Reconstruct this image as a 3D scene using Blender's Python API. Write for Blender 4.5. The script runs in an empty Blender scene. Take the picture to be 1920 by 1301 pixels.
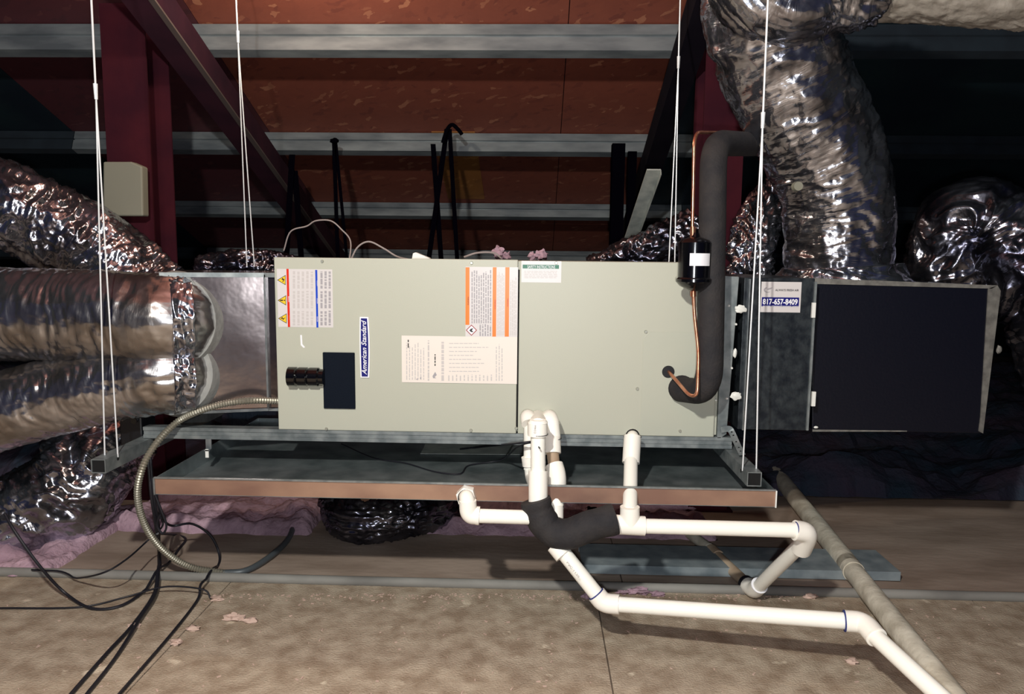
import bpy, bmesh, math, random
from mathutils import Vector, Matrix, noise
random.seed(7)
SC = bpy.context.scene
COL = SC.collection
# ------------------------------------------------------------------ camera
H = 1.08                    # eye height above the attic deck
FPX = 1400.0
PITCH, YAW, ROLL = math.radians(6.9), math.radians(1.84), math.radians(0.6)
cam_d = bpy.data.cameras.new('camera'); cam = bpy.data.objects.new('camera', cam_d); COL.objects.link(cam)
cam_d.sensor_width = 36.0; cam_d.lens = FPX/1920*36.0; cam_d.clip_start = .02
CM = Matrix.Rotation(YAW, 4, 'Z') @ Matrix.Rotation(math.pi/2-PITCH, 4, 'X') @ Matrix.Rotation(ROLL, 4, 'Z')
cam.matrix_world = Matrix.Translation((0, 0, H)) @ CM
SC.camera = cam
def ray(px, py):
    return CM.to_3x3() @ Vector(((px-960)/FPX, -(py-650.5)/FPX, -1))
def P(px, py, Y):           # point of the photo on the vertical plane y = Y
    d = ray(px, py); return Vector((0, 0, H)) + d*(Y/d.y)
def F(px, py, z=0.0):       # point of the photo on the horizontal plane z
    d = ray(px, py); return Vector((0, 0, H)) + d*((z-H)/d.z)
# ------------------------------------------------------------------ world, lights, exposure
w = bpy.data.worlds.new('world'); SC.world = w; w.use_nodes = True
w.node_tree.nodes['Background'].inputs[0].default_value = (.06, .12, .60, 1)
w.node_tree.nodes['Background'].inputs[1].default_value = .05
def plight(name, loc, watts, rad, colr):
    d = bpy.data.lights.new(name, 'POINT'); d.energy = watts; d.shadow_soft_size = rad; d.color = colr
    o = bpy.data.objects.new(name, d); o.location = loc; COL.objects.link(o); return o
plight('work_light', (-.42, -.05, H+.92), 205, .04, (1, .97, .90))
plight('camera_flash', (.03, -.03, H-.07), 58, .02, (.93, .96, 1))
plight('attic_bulb', (-.85, 2.7, H+1.0), 16, .03, (1, .84, .64))
SC.view_settings.view_transform = 'Standard'; SC.view_settings.look = 'None'
SC.view_settings.exposure = 0.22; SC.view_settings.gamma = 1.0; SC.view_settings.use_curve_mapping = False
# ------------------------------------------------------------------ materials
def lin(c):
    return tuple(((v/255)/12.92 if v/255 <= .04045 else ((v/255+.055)/1.055)**2.4) for v in c)
def mat(name, c, rough=.6, metal=0.0, c2=None, scale=8.0, detail=4, bump=0.0, bscale=40.0, spec=.5,
        lo=.35, hi=.65, stretch=(1, 1, 1), coat=0.0, c3=None, s3=30.0, t3=.62):
    m = bpy.data.materials.new(name); m.use_nodes = True
    nt = m.node_tree; b = nt.nodes['Principled BSDF']; L = nt.links
    b.inputs['Base Color'].default_value = (*lin(c), 1); b.inputs['Roughness'].default_value = rough
    b.inputs['Metallic'].default_value = metal; b.inputs['Specular IOR Level'].default_value = spec
    b.inputs['Coat Weight'].default_value = coat
    tc = nt.nodes.new('ShaderNodeTexCoord'); mp = nt.nodes.new('ShaderNodeMapping'); mp.inputs['Scale'].default_value = stretch
    L.new(tc.outputs['Object'], mp.inputs['Vector'])
    out = None
    if c2:
        n = nt.nodes.new('ShaderNodeTexNoise'); n.inputs['Scale'].default_value = scale; n.inputs['Detail'].default_value = detail
        L.new(mp.outputs[0], n.inputs['Vector'])
        r = nt.nodes.new('ShaderNodeMapRange'); r.inputs[1].default_value = lo; r.inputs[2].default_value = hi
        L.new(n.outputs['Fac'], r.inputs[0])
        mx = nt.nodes.new('ShaderNodeMix'); mx.data_type = 'RGBA'
        mx.inputs[6].default_value = (*lin(c), 1); mx.inputs[7].default_value = (*lin(c2), 1)
        L.new(r.outputs[0], mx.inputs[0]); out = mx.outputs[2]
    if c3:
        n = nt.nodes.new('ShaderNodeTexNoise'); n.inputs['Scale'].default_value = s3; n.inputs['Detail'].default_value = 3
        L.new(mp.outputs[0], n.inputs['Vector'])
        r = nt.nodes.new('ShaderNodeMapRange'); r.inputs[1].default_value = t3; r.inputs[2].default_value = t3+.06
        L.new(n.outputs['Fac'], r.inputs[0])
        mx = nt.nodes.new('ShaderNodeMix'); mx.data_type = 'RGBA'
        if out: L.new(out, mx.inputs[6])
        else: mx.inputs[6].default_value = (*lin(c), 1)
        mx.inputs[7].default_value = (*lin(c3), 1)
        L.new(r.outputs[0], mx.inputs[0]); out = mx.outputs[2]
    if out: L.new(out, b.inputs['Base Color'])
    if bump:
        n = nt.nodes.new('ShaderNodeTexNoise'); n.inputs['Scale'].default_value = bscale; n.inputs['Detail'].default_value = 5
        L.new(mp.outputs[0], n.inputs['Vector'])
        bp = nt.nodes.new('ShaderNodeBump'); bp.inputs['Strength'].default_value = bump; bp.inputs['Distance'].default_value = .01
        L.new(n.outputs['Fac'], bp.inputs['Height']); L.new(bp.outputs[0], b.inputs['Normal'])
    return m
def foil_mat(name, c, c2, rough, fine, fscale, metal=.92):
    # crinkled film: creases run around the duct, following its own uv
    m = bpy.data.materials.new(name); m.use_nodes = True
    nt = m.node_tree; b = nt.nodes['Principled BSDF']; L = nt.links
    b.inputs['Metallic'].default_value = metal; b.inputs['Roughness'].default_value = rough
    uv = nt.nodes.new('ShaderNodeUVMap'); mp = nt.nodes.new('ShaderNodeMapping'); mp.inputs['Scale'].default_value = (1, .14, 1)
    L.new(uv.outputs[0], mp.inputs['Vector'])
    tc = nt.nodes.new('ShaderNodeTexCoord')
    n1 = nt.nodes.new('ShaderNodeTexNoise'); n1.inputs['Scale'].default_value = fscale; n1.inputs['Detail'].default_value = 4; n1.inputs['Distortion'].default_value = .8
    n2 = nt.nodes.new('ShaderNodeTexVoronoi'); n2.inputs['Scale'].default_value = 45; n2.feature = 'F1'
    n3 = nt.nodes.new('ShaderNodeTexNoise'); n3.inputs['Scale'].default_value = 7; n3.inputs['Detail'].default_value = 3
    L.new(mp.outputs[0], n1.inputs['Vector']); L.new(tc.outputs['Object'], n2.inputs['Vector']); L.new(tc.outputs['Object'], n3.inputs['Vector'])
    ad = nt.nodes.new('ShaderNodeMath'); ad.operation = 'MULTIPLY_ADD'; ad.inputs[1].default_value = .25
    L.new(n2.outputs['Distance'], ad.inputs[0]); L.new(n1.outputs['Fac'], ad.inputs[2])
    bp = nt.nodes.new('ShaderNodeBump'); bp.inputs['Strength'].default_value = fine; bp.inputs['Distance'].default_value = .012
    L.new(ad.outputs[0], bp.inputs['Height']); L.new(bp.outputs[0], b.inputs['Normal'])
    r = nt.nodes.new('ShaderNodeMapRange'); r.inputs[1].default_value = .38; r.inputs[2].default_value = .62; L.new(n3.outputs['Fac'], r.inputs[0])
    mx = nt.nodes.new('ShaderNodeMix'); mx.data_type = 'RGBA'; mx.inputs[6].default_value = (*lin(c), 1); mx.inputs[7].default_value = (*lin(c2), 1)
    L.new(r.outputs[0], mx.inputs[0]); L.new(mx.outputs[2], b.inputs['Base Color'])
    r2 = nt.nodes.new('ShaderNodeMapRange'); r2.inputs[3].default_value = rough*.7; r2.inputs[4].default_value = rough*1.5
    L.new(n3.outputs['Fac'], r2.inputs[0]); L.new(r2.outputs[0], b.inputs['Roughness'])
    return m
def osb_mat(name, base, dark, light):
    m = bpy.data.materials.new(name); m.use_nodes = True
    nt = m.node_tree; b = nt.nodes['Principled BSDF']; L = nt.links
    b.inputs['Roughness'].default_value = .75
    tc = nt.nodes.new('ShaderNodeTexCoord')
    n0 = nt.nodes.new('ShaderNodeTexNoise'); n0.inputs['Scale'].default_value = 5; n0.inputs['Detail'].default_value = 4
    mixv = nt.nodes.new('ShaderNodeMix'); mixv.data_type = 'VECTOR'; mixv.inputs[0].default_value = .12
    L.new(tc.outputs['Object'], n0.inputs['Vector']); L.new(tc.outputs['Object'], mixv.inputs[4]); L.new(n0.outputs['Color'], mixv.inputs[5])
    v = nt.nodes.new('ShaderNodeTexVoronoi'); v.inputs['Scale'].default_value = 1; v.distance = 'CHEBYCHEV'
    mp = nt.nodes.new('ShaderNodeMapping'); mp.inputs['Scale'].default_value = (22, 52, 40)
    rt = nt.nodes.new('ShaderNodeMapping'); rt.inputs['Rotation'].default_value = (0, 0, .55)
    L.new(mixv.outputs[1], rt.inputs['Vector']); L.new(rt.outputs[0], mp.inputs['Vector']); L.new(mp.outputs[0], v.inputs['Vector'])
    sp = nt.nodes.new('ShaderNodeSeparateColor'); L.new(v.outputs['Color'], sp.inputs[0])
    cr = nt.nodes.new('ShaderNodeValToRGB'); e = cr.color_ramp.elements
    e[0].position = 0; e[0].color = (*lin(dark), 1); e[1].position = .995; e[1].color = (*lin(light), 1)
    a = e.new(.12); a.color = (*lin(base), 1); a = e.new(.93); a.color = (*lin(base), 1)
    L.new(sp.outputs[0], cr.inputs[0])
    n2 = nt.nodes.new('ShaderNodeTexNoise'); n2.inputs['Scale'].default_value = 9; n2.inputs['Detail'].default_value = 9; n2.inputs['Roughness'].default_value = .75
    L.new(tc.outputs['Object'], n2.inputs['Vector'])
    r = nt.nodes.new('ShaderNodeMapRange'); r.inputs[1].default_value = .35; r.inputs[2].default_value = .7; r.inputs[3].default_value = .0; r.inputs[4].default_value = .5
    L.new(n2.outputs['Fac'], r.inputs[0])
    mx = nt.nodes.new('ShaderNodeMix'); mx.data_type = 'RGBA'; mx.inputs[7].default_value = (*lin(dark), 1)
    L.new(r.outputs[0], mx.inputs[0]); L.new(cr.outputs[0], mx.inputs[6]); L.new(mx.outputs[2], b.inputs['Base Color'])
    bp = nt.nodes.new('ShaderNodeBump'); bp.inputs['Strength'].default_value = .25; bp.inputs['Distance'].default_value = .004
    L.new(sp.outputs[1], bp.inputs['Height']); L.new(bp.outputs[0], b.inputs['Normal'])
    return m
M = dict(
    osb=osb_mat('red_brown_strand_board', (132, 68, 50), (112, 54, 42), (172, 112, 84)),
    darksheet=mat('dark_blue_green_sheet', (18, 30, 42), .55, c2=(26, 44, 50), scale=3, bump=.3, bscale=12),
    deck=mat('dusty_plywood_deck', (184, 169, 149), .85, c2=(148, 130, 110), scale=16, detail=14, bump=.5, bscale=160, c3=(208, 194, 172), s3=11, t3=.66),
    board=mat('brown_weathered_board', (166, 148, 134), .9, c2=(136, 118, 104), scale=7, detail=6, bump=.2, bscale=50, stretch=(.4, 1, 1)),
    galv=mat('galvanised_steel', (168, 174, 176), .38, .75, c2=(130, 138, 142), scale=30, bump=.05, bscale=60),
    galvdim=mat('dull_galvanised_steel', (150, 156, 156), .5, .55, c2=(112, 120, 122), scale=22, bump=.06, bscale=50),
    sheet=mat('shiny_duct_sheet_metal', (168, 158, 156), .19, .97, c2=(128, 116, 116), scale=4, bump=.5, bscale=3.0),
    pan=mat('drain_pan_sheet_metal', (160, 170, 172), .40, .7, c2=(112, 124, 126), scale=9, bump=.06, bscale=8),
    purlinshade=mat('shade_darkened_purlin', (28, 40, 50), .9, c2=(20, 30, 40), scale=10),  # shade of the outer bays put into the steel colour
    purlin=mat('galvanised_purlin_steel', (150, 158, 162), .42, .45, c2=(112, 120, 126), scale=14, bump=.03, bscale=40, stretch=(.3, 1, 1)),
    redsteel=mat('red_oxide_steel', (64, 20, 30), .9, 0, c2=(50, 15, 27), scale=5, spec=.15, bump=.1),
    darksteel=mat('dark_grey_purple_steel', (22, 17, 26), .95, 0, c2=(16, 12, 22), scale=6, spec=.1),
    litedge=mat('lit_edge_steel', (104, 92, 88), .6, .3),  # pale tone stands for light on the rafter's flange edge
    paint=mat('grey_green_cabinet_paint', (182, 183, 168), .42, 0, bump=.035, bscale=350, spec=.45),
    paint2=mat('grey_green_service_plate_paint', (180, 182, 167), .45, 0, bump=.03, bscale=300),
    black=mat('black_plastic', (14, 16, 22), .35, 0, spec=.6),
    blackmat=mat('matt_black_panel', (10, 18, 30), .8, 0, bump=.2, bscale=400, spec=.15),
    hole=mat('black_void', (3, 3, 5), .9),
    foam=mat('black_foam_rubber', (50, 47, 47), .8, 0, c2=(38, 37, 40), scale=20, bump=.25, bscale=140, spec=.3),
    copper=mat('bright_copper', (226, 164, 134), .28, .9, c2=(190, 118, 90), scale=25),
    enamel=mat('glossy_black_enamel', (6, 6, 9), .16, 0, spec=.6, coat=.3),
    pvc=mat('white_pvc', (252, 250, 240), .32, 0, spec=.5),
    pvcend=mat('white_pvc_fitting', (250, 246, 236), .36, 0, spec=.5),
    pvcold=mat('dusty_cream_pvc', (196, 176, 152), .6, 0, c2=(166, 142, 118), scale=12),
    primer=mat('blue_pvc_cement', (38, 52, 120), .5),
    sticker=mat('white_label_paper', (212, 207, 206), .35),
    paper=mat('cream_white_paper', (230, 221, 212), .5),
    orange=mat('orange_print', (238, 122, 14), .35), redp=mat('red_orange_print', (214, 40, 12), .35),
    bluep=mat('blue_print', (14, 66, 190), .35), green=mat('green_print', (10, 104, 76), .4),
    yellow=mat('yellow_print', (246, 200, 40), .4), ink=mat('black_print', (18, 16, 18), .5),
    greyink=mat('grey_small_print', (160, 156, 160), .5), palegrey=mat('faint_grey_print', (196, 190, 188), .5),
    navy=mat('navy_blue_badge', (16, 18, 110), .35), white=mat('white_print', (240, 240, 245), .4),
    redink=mat('dark_red_print', (150, 30, 34), .4),
    duct1=foil_mat('taut_silver_duct_film', (202, 202, 206), (154, 148, 144), .22, .20, 34, .97),
    duct2=foil_mat('crinkled_silver_duct_film', (198, 202, 214), (138, 136, 142), .18, .42, 30, .97),
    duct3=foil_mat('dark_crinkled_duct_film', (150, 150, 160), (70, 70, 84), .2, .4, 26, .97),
    dustyduct=mat('dusty_grey_duct_wrap', (158, 150, 140), .7, .1, c2=(118, 110, 100), scale=14, detail=7, bump=.6, bscale=30),
    mastic=mat('grey_duct_mastic', (150, 150, 146), .7, .1, c2=(128, 130, 128), scale=12, bump=.5, bscale=25),
    foilboard=mat('black_foil_duct_board', (9, 12, 26), .4, .2, bump=.06, bscale=120, spec=.5),
    mottled=mat('mottled_black_filter_cabinet', (26, 32, 40), .4, .4, c2=(56, 62, 66), scale=34, detail=5, bump=.15, bscale=60),
    tape=mat('dusty_foil_tape', (132, 130, 124), .6, .3, c2=(104, 102, 98), scale=40, bump=.2),
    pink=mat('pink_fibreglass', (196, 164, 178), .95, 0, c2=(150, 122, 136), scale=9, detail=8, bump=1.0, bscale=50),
    insulshade=mat('shade_darkened_insulation', (44, 62, 78), .95, 0, c2=(74, 62, 80), scale=5, detail=8, bump=1.0, bscale=40),
    wire=mat('braided_steel_wire', (226, 228, 230), .4, .15),
    cable=mat('black_cable_sheath', (26, 26, 34), .5, 0),
    conduit=mat('flexible_metal_conduit', (150, 146, 132), .4, .6),
    conduitdark=mat('grey_sealed_conduit', (82, 88, 92), .45, .2),
    oldpipe=mat('dusty_grey_pipe', (224, 218, 200), .85, 0, c2=(184, 176, 158), scale=14, detail=6, bump=.3, bscale=50),
    strap=mat('flat_black', (5, 4, 10), 1, spec=.0), thin=mat('pale_grey_wire', (150, 140, 138), .6),
    caulk=mat('white_caulk', (232, 232, 226), .5), ochre=osb_mat('ochre_flakes', (150, 96, 40), (120, 74, 34), (176, 120, 60)),
    curb=mat('dusty_grey_curb', (150, 148, 142), .8, .1, c2=(112, 110, 106), scale=6, detail=8, stretch=(.5, 1, 1)),
    osbshade=osb_mat('shade_maroon_strand_board', (78, 30, 38), (64, 26, 34), (98, 50, 50)),  # darker maroon paints in the light falloff at upper left
    rafterpaint=mat('maroon_rafter_paint', (62, 32, 44), .9, c2=(48, 26, 38), scale=6, spec=.15),
    lit=mat('pale_galvanised_steel', (182, 186, 178), .6, .1, c2=(150, 156, 152), scale=18),
    stud=mat('blue_grey_galvanised_stud', (150, 160, 164), .55, .2, c2=(116, 128, 134), scale=12),
    screw=mat('zinc_screw', (176, 178, 168), .35, .6), lens=mat('beige_vent_metal', (128, 126, 112), .7),
    lip=mat('floor_tinted_pan_lip', (172, 138, 116), .5, .4, c2=(136, 104, 90), scale=7, detail=6, stretch=(.6, 1, 1)),  # warm reflection of the floor painted into the lip colour
)
# ------------------------------------------------------------------ builders
def link(o, parent=None):
    COL.objects.link(o)
    if parent: o.parent = parent
    return o
def rootof(parent):
    v = Vector((0, 0, 0)); p = parent
    while p: v += p.location; p = p.parent
    return v
def tag(o, label=None, cat=None, group=None, kind=None):
    if label: o['label'] = label
    if cat: o['category'] = cat
    if group: o['group'] = group
    if kind: o['kind'] = kind
    return o
def thing(name, label, cat, loc=(0, 0, 0), group=None):
    o = bpy.data.objects.new(name, None); o.empty_display_size = .05; o.location = loc
    COL.objects.link(o); return tag(o, label, cat, group)
class MB:
    def __init__(s): s.v = []; s.f = []; s.uv = None
    def quad(s, a, b, c, d): n = len(s.v); s.v += [a, b, c, d]; s.f.append((n, n+1, n+2, n+3)); return s
    def box(s, x0, x1, y0, y1, z0, z1):
        n = len(s.v)
        s.v += [Vector(p) for p in ((x0, y0, z0), (x1, y0, z0), (x1, y1, z0), (x0, y1, z0), (x0, y0, z1), (x1, y0, z1), (x1, y1, z1), (x0, y1, z1))]
        s.f += [tuple(n+i for i in q) for q in ((3, 2, 1, 0), (4, 5, 6, 7), (0, 1, 5, 4), (1, 2, 6, 5), (2, 3, 7, 6), (3, 0, 4, 7))]
        return s
    def obox(s, c, ax, ay, az):         # oriented box: centre and three half vectors
        n = len(s.v)
        for k in ((-1, -1, -1), (1, -1, -1), (1, 1, -1), (-1, 1, -1), (-1, -1, 1), (1, -1, 1), (1, 1, 1), (-1, 1, 1)):
            s.v.append(c+ax*k[0]+ay*k[1]+az*k[2])
        s.f += [tuple(n+i for i in q) for q in ((3, 2, 1, 0), (4, 5, 6, 7), (0, 1, 5, 4), (1, 2, 6, 5), (2, 3, 7, 6), (3, 0, 4, 7))]
        return s
    def prism(s, poly, off):            # closed polygon of points extruded by off
        n = len(s.v); k = len(poly); s.v += [Vector(p) for p in poly]+[Vector(p)+off for p in poly]
        s.f.append(tuple(range(n+k-1, n-1, -1))); s.f.append(tuple(range(n+k, n+2*k)))
        for i in range(k): s.f.append((n+i, n+(i+1) % k, n+k+(i+1) % k, n+k+i))
        return s
    def rings(s, rings, cap=True, closed=True):
        n = len(s.v); k = len(rings[0])
        for r in rings: s.v += r
        for i in range(len(rings)-1):
            for j in range(k if closed else k-1):
                a = n+i*k+j; b = n+i*k+(j+1) % k
                s.f.append((a, b, b+k, a+k))
        if cap:
            s.f.append(tuple(n+j for j in range(k-1, -1, -1))); m = n+(len(rings)-1)*k
            s.f.append(tuple(m+j for j in range(k)))
        return s
    def tube(s, pts, r, seg=12, cap=True):
        fr = frames(pts); rs = r if isinstance(r, (list, tuple)) else [r]*len(pts)
        s.rings([[p+(a*math.cos(2*math.pi*j/seg)+b*math.sin(2*math.pi*j/seg))*rs[i] for j in range(seg)] for i, (p, a, b) in enumerate(fr)], cap)
        return s
    def build(s, name, m, parent=None, smooth=False, bev=0, kind=None, label=None):
        o0 = rootof(parent)
        me = bpy.data.meshes.new(name); me.from_pydata([tuple(Vector(v)-o0) for v in s.v], [], s.f)
        bm = bmesh.new(); bm.from_mesh(me); bmesh.ops.recalc_face_normals(bm, faces=bm.faces); bm.to_mesh(me); bm.free()
        me.materials.append(m)
        if smooth:
            for p in me.polygons: p.use_smooth = True
        o = bpy.data.objects.new(name, me); link(o, parent)
        if smooth:
            md = o.modifiers.new('edge', 'EDGE_SPLIT'); md.split_angle = math.radians(38)
        if bev:
            md = o.modifiers.new('bevel', 'BEVEL'); md.width = bev; md.segments = 2; md.limit_method = 'ANGLE'
        if kind: o['kind'] = kind
        if label: o['label'] = label
        return o
def frames(pts):
    out = []; t0 = None; a = None
    for i, p in enumerate(pts):
        t = (pts[min(i+1, len(pts)-1)]-pts[max(i-1, 0)]).normalized()
        if a is None:
            a = t.orthogonal().normalized()
        else:
            a = (a-t*a.dot(t)); a = a.normalized() if a.length > 1e-6 else t.orthogonal().normalized()
        out.append((p, a, t.cross(a)))
    return out
def spline(pts, n=10):                  # Catmull-Rom
    pts = [Vector(p) for p in pts]; q = [pts[0]*2-pts[1]]+pts+[pts[-1]*2-pts[-2]]; out = []
    for i in range(1, len(q)-2):
        for k in range(n):
            t = k/n; a, b, c, d = q[i-1:i+3]
            out.append(.5*((2*b)+(c-a)*t+(2*a-5*b+4*c-d)*t*t+(-a+3*b-3*c+d)*t**3))
    out.append(pts[-1]); return out
def resample(pts, step):
    out = [pts[0]]; acc = 0
    for i in range(1, len(pts)):
        a, b = pts[i-1], pts[i]; L = (b-a).length
        while acc+L >= step:
            t = (step-acc)/L; a = a.lerp(b, t); out.append(a); L = (b-a).length; acc = 0
            if L < 1e-9: break
        acc += L
    if (pts[-1]-out[-1]).length > step*.3: out.append(pts[-1])
    return out
def fillet(pts, r, n=6):                # polyline with rounded corners
    out = [pts[0]]
    for i in range(1, len(pts)-1):
        p = pts[i]; a = (pts[i-1]-p); b = (pts[i+1]-p); ra = min(r, a.length*.49); rb = min(r, b.length*.49)
        a = p+a.normalized()*ra; b = p+b.normalized()*rb
        for k in range(n+1):
            t = k/n; out.append(a*(1-t)**2+p*2*t*(1-t)+b*t*t)
    out.append(pts[-1]); return out
def cyl(name, a, b, r, m, parent=None, seg=20, r2=None, bev=0):
    return MB().tube([a, b], [r, r if r2 is None else r2], seg).build(name, m, parent, True, bev)
def text(name, s, org, ux, uy, size, m, parent, shear=0, bold=0, width=None, align='LEFT', up=.0004):
    cu = bpy.data.curves.new(name, 'FONT'); cu.body = s; cu.size = 1; cu.shear = shear; cu.offset = bold; cu.align_x = align; cu.resolution_u = 3
    o = bpy.data.objects.new(name, cu); COL.objects.link(o)
    me = bpy.data.meshes.new_from_object(o); bpy.data.objects.remove(o)
    xs = [v.co.x for v in me.vertices]; w0 = max(xs)-min(xs); x0 = min(xs)
    sx = width/w0 if width else size
    off = Vector(org)-rootof(parent); nrm = ux.cross(uy)
    for v in me.vertices:
        v.co = off+ux*((v.co.x-x0)*sx)+uy*(v.co.y*size)+nrm*up
    me.materials.append(m); o = bpy.data.objects.new(name, me); link(o, parent); return o
def duct(name, pts, r, m, parent, seed=0, amp=.010, freq=26, crum=.006, step=.006, seg=110, ripple=0.0, rf=None, ends=True):
    sp = resample(spline(pts, 24), step); fr = frames(sp); v = []; f = []; uvs = []
    n = len(sp); Ltot = (n-1)*step; sd = Vector((seed*7.3, seed*3.1, seed))
    for i, (p, a, b) in enumerate(fr):
        u = i*step; rr = rf(u/Ltot)*r if rf else r
        for j in range(seg):
            th = 2*math.pi*j/seg; c, s_ = math.cos(th), math.sin(th)
            q = Vector((u*freq+2.2*noise.noise(Vector((u*5, c, s_))-sd), c*1.15, s_*1.15))+sd
            wv = abs(noise.noise(q))*2
            e = noise.noise(Vector((u*9, c*3.2, s_*3.2))+sd*2)
            cr = abs(noise.noise(Vector((u*38, c*r*60, s_*r*60))+sd*3))
            rad = rr - amp*wv*(.5+.8*abs(noise.noise(Vector((u*4, c*1.2, s_*1.2))-sd))*2) + .012*e*(amp/.01)*.6 - crum*cr*1.6 + ripple*math.sin(u*2*math.pi/.045)
            v.append(p+(a*c+b*s_)*rad)
    for i in range(n-1):
        for j in range(seg):
            a_ = i*seg+j; b_ = i*seg+(j+1) % seg
            f.append((a_, b_, b_+seg, a_+seg))
            u0, u1 = i*step, (i+1)*step; w0, w1 = 2*math.pi*r*j/seg, 2*math.pi*r*(j+1)/seg
            uvs += [(u0, w0), (u0, w1), (u1, w1), (u1, w0)]
    if ends:
        f.append(tuple(range(seg-1, -1, -1))); f.append(tuple((n-1)*seg+j for j in range(seg)))
        uvs += [(0, 0)]*(2*seg)
    o0 = rootof(parent); me = bpy.data.meshes.new(name)
    me.from_pydata([tuple(q-o0) for q in v], [], f); me.materials.append(m)
    ul = me.uv_layers.new(name='uv'); ul.data.foreach_set('uv', [k for uv in uvs for k in uv])
    me.polygons.foreach_set('use_smooth', [True]*len(me.polygons)); me.update()
    o = bpy.data.objects.new(name, me); return link(o, parent)
def struct(o): o['kind'] = 'structure'; return o
# ------------------------------------------------------------------ the setting
ZS, SL = 2.29, .382                     # roof underside: z = H + ZS - SL*y
def roofz(y, n=0.0): return H+ZS-SL*y
RN = Vector((0, -SL, -1)).normalized()  # towards the room
RD = Vector((0, 1, -SL)).normalized()   # down the slope
def R(x, y, n=0): return Vector((x, y, roofz(y)))+RN*n
# roof: backing plane + sheets
ceil_ = struct(MB().quad(R(-7, -1.5, -.03), R(7, -1.5, -.03), R(7, 8.9, -.03), R(-7, 8.9, -.03)).build('ceiling', M['darksteel']))
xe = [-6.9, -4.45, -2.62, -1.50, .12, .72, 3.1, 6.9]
ye = [-1.4, -.27, .86, 1.99, 3.12, 4.25, 5.38, 6.51, 7.64, 8.8]
for i in range(len(xe)-1):
    for j in range(len(ye)-1):
        sh = .0 if j % 2 == 0 else .03
        x0, x1, y0, y1 = xe[i]+.002, xe[i+1]-.002, ye[j]+.002, ye[j+1]-.002
        dark = xe[i] < -2.7 or xe[i] > .6  # outer bays get plain dark blue-green sheets
        j0 = random.uniform(0, .002)
        MB().prism([R(x0, y0, j0), R(x1, y0, j0), R(x1, y1, j0), R(x0, y1, j0)], -RN*.015).build('dark_sheet' if dark else 'osb_sheet', M['darksheet'] if dark else M['osbshade'] if xe[i] < -2 else M['osb'], ceil_)
a_ = (3.86, -.2)
# ochre patch laid on the roof boards
x0, x1 = P(822, 300, 4.5).x, P(898, 300, 4.5).x
MB().prism([R(x0, 4.21, .006), R(x1, 4.21, .006), R(x1, 5.0, .006), R(x0, 5.0, .006)], -RN*.006).build('ochre_patch', M['ochre'], ceil_)
# purlins
def purlin(yc, h, label, x0=-6.5, x1=6.5):
    t = thing('roof_purlin', label, 'purlin', R(0, yc, 0), 'steel purlins under the roof boards')
    fr_ = [(.035, .0), (.035, .003), (.0, .006), (0, h*.42), (.010, h*.44), (.010, h*.5), (0, h*.52), (0, h), (.055, h), (.055, h-.018)]
    bk = [(u+.003, n-.002) for u, n in reversed(fr_)]
    poly = [R(x0, yc, 0)+RD*u+RN*n for u, n in fr_+bk]
    xa_, xb_ = -2.6, .95
    MB().prism([p+Vector((xa_-x0, 0, 0)) for p in poly], Vector((xb_-xa_, 0, 0))).build('channel', M['purlin'], t)
    MB().prism(poly, Vector((xa_-.004-x0, 0, 0))).build('end_channel', M['purlinshade'], t, label='outer length, shade put in its colour')
    MB().prism([p+Vector((xb_+.004-x0, 0, 0)) for p in poly], Vector((x1-xb_-.004, 0, 0))).build('end_channel', M['purlinshade'], t, label='outer length, shade put in its colour')
    return t
purlin(3.37, .135, 'galvanised roof purlin highest in view above the grey cabinet')
purlin(4.22, .115, 'galvanised roof purlin second from the top, where the black strips hang')
purlin(5.06, .10, 'galvanised roof purlin third from the top behind the black strips')
purlin(5.86, .10, 'galvanised roof purlin lowest in view just over the cabinet top edge')
# rafters (run down the slope)
def rafter(x0, x1, y0, y1, n0, n1, label, edge):
    t = thing('roof_rafter', label, 'rafter', R((x0+x1)/2, (y0+y1)/2, n1), 'rafters running down the roof slope')
    MB().prism([R(x0, y0, n0), R(x1, y0, n0), R(x1, y0, n1), R(x0, y0, n1)], R(0, y1)-R(0, y0)).build('web', M['rafterpaint'] if edge else M['darksteel'], t)
    if edge: MB().prism([R(x1-.012, y0, n1+.0), R(x1+.012, y0, n1), R(x1+.012, y0, n1+.008), R(x1-.012, y0, n1+.008)], R(0, y1)-R(0, y0)).build('flange', M['litedge'], t, label='bottom flange, lit edge put in its colour')
    return t
rafter(-1.55, -1.43, 1.2, 8.2, .14, .26, 'maroon sloping rafter with pale edge on the left of the orange boards', True)
rafter(.56, .655, 1.2, 8.2, .14, .26, 'near-black sloping rafter right of the orange boards', False)
def ibeam(x0, x1, y, zt, label):
    t = thing('steel_column', label, 'column', ((x0+x1)/2, y, 0), 'red oxide steel columns')
    xm = (x0+x1)/2
    MB().box(x0, x1, y, y+.008, 0, zt).build('flange', M['redsteel'], t)
    MB().box(x0, x1, y+.19, y+.198, 0, zt).build('flange', M['redsteel'], t)
    MB().box(xm-.004, xm+.004, y+.008, y+.19, 0, zt).build('web', M['redsteel'], t)
    MB().box(x0-.02, x1+.02, y-.02, y+.22, 0, .012).build('base_plate', M['redsteel'], t)
ibeam(-1.80, -1.615, 3.13, roofz(3.33)-.01, 'dark red steel column behind the left foil ducts')
ibeam(.665, .83, 3.13, roofz(3.33)-.01, 'dark red steel column behind the copper line')
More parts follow.
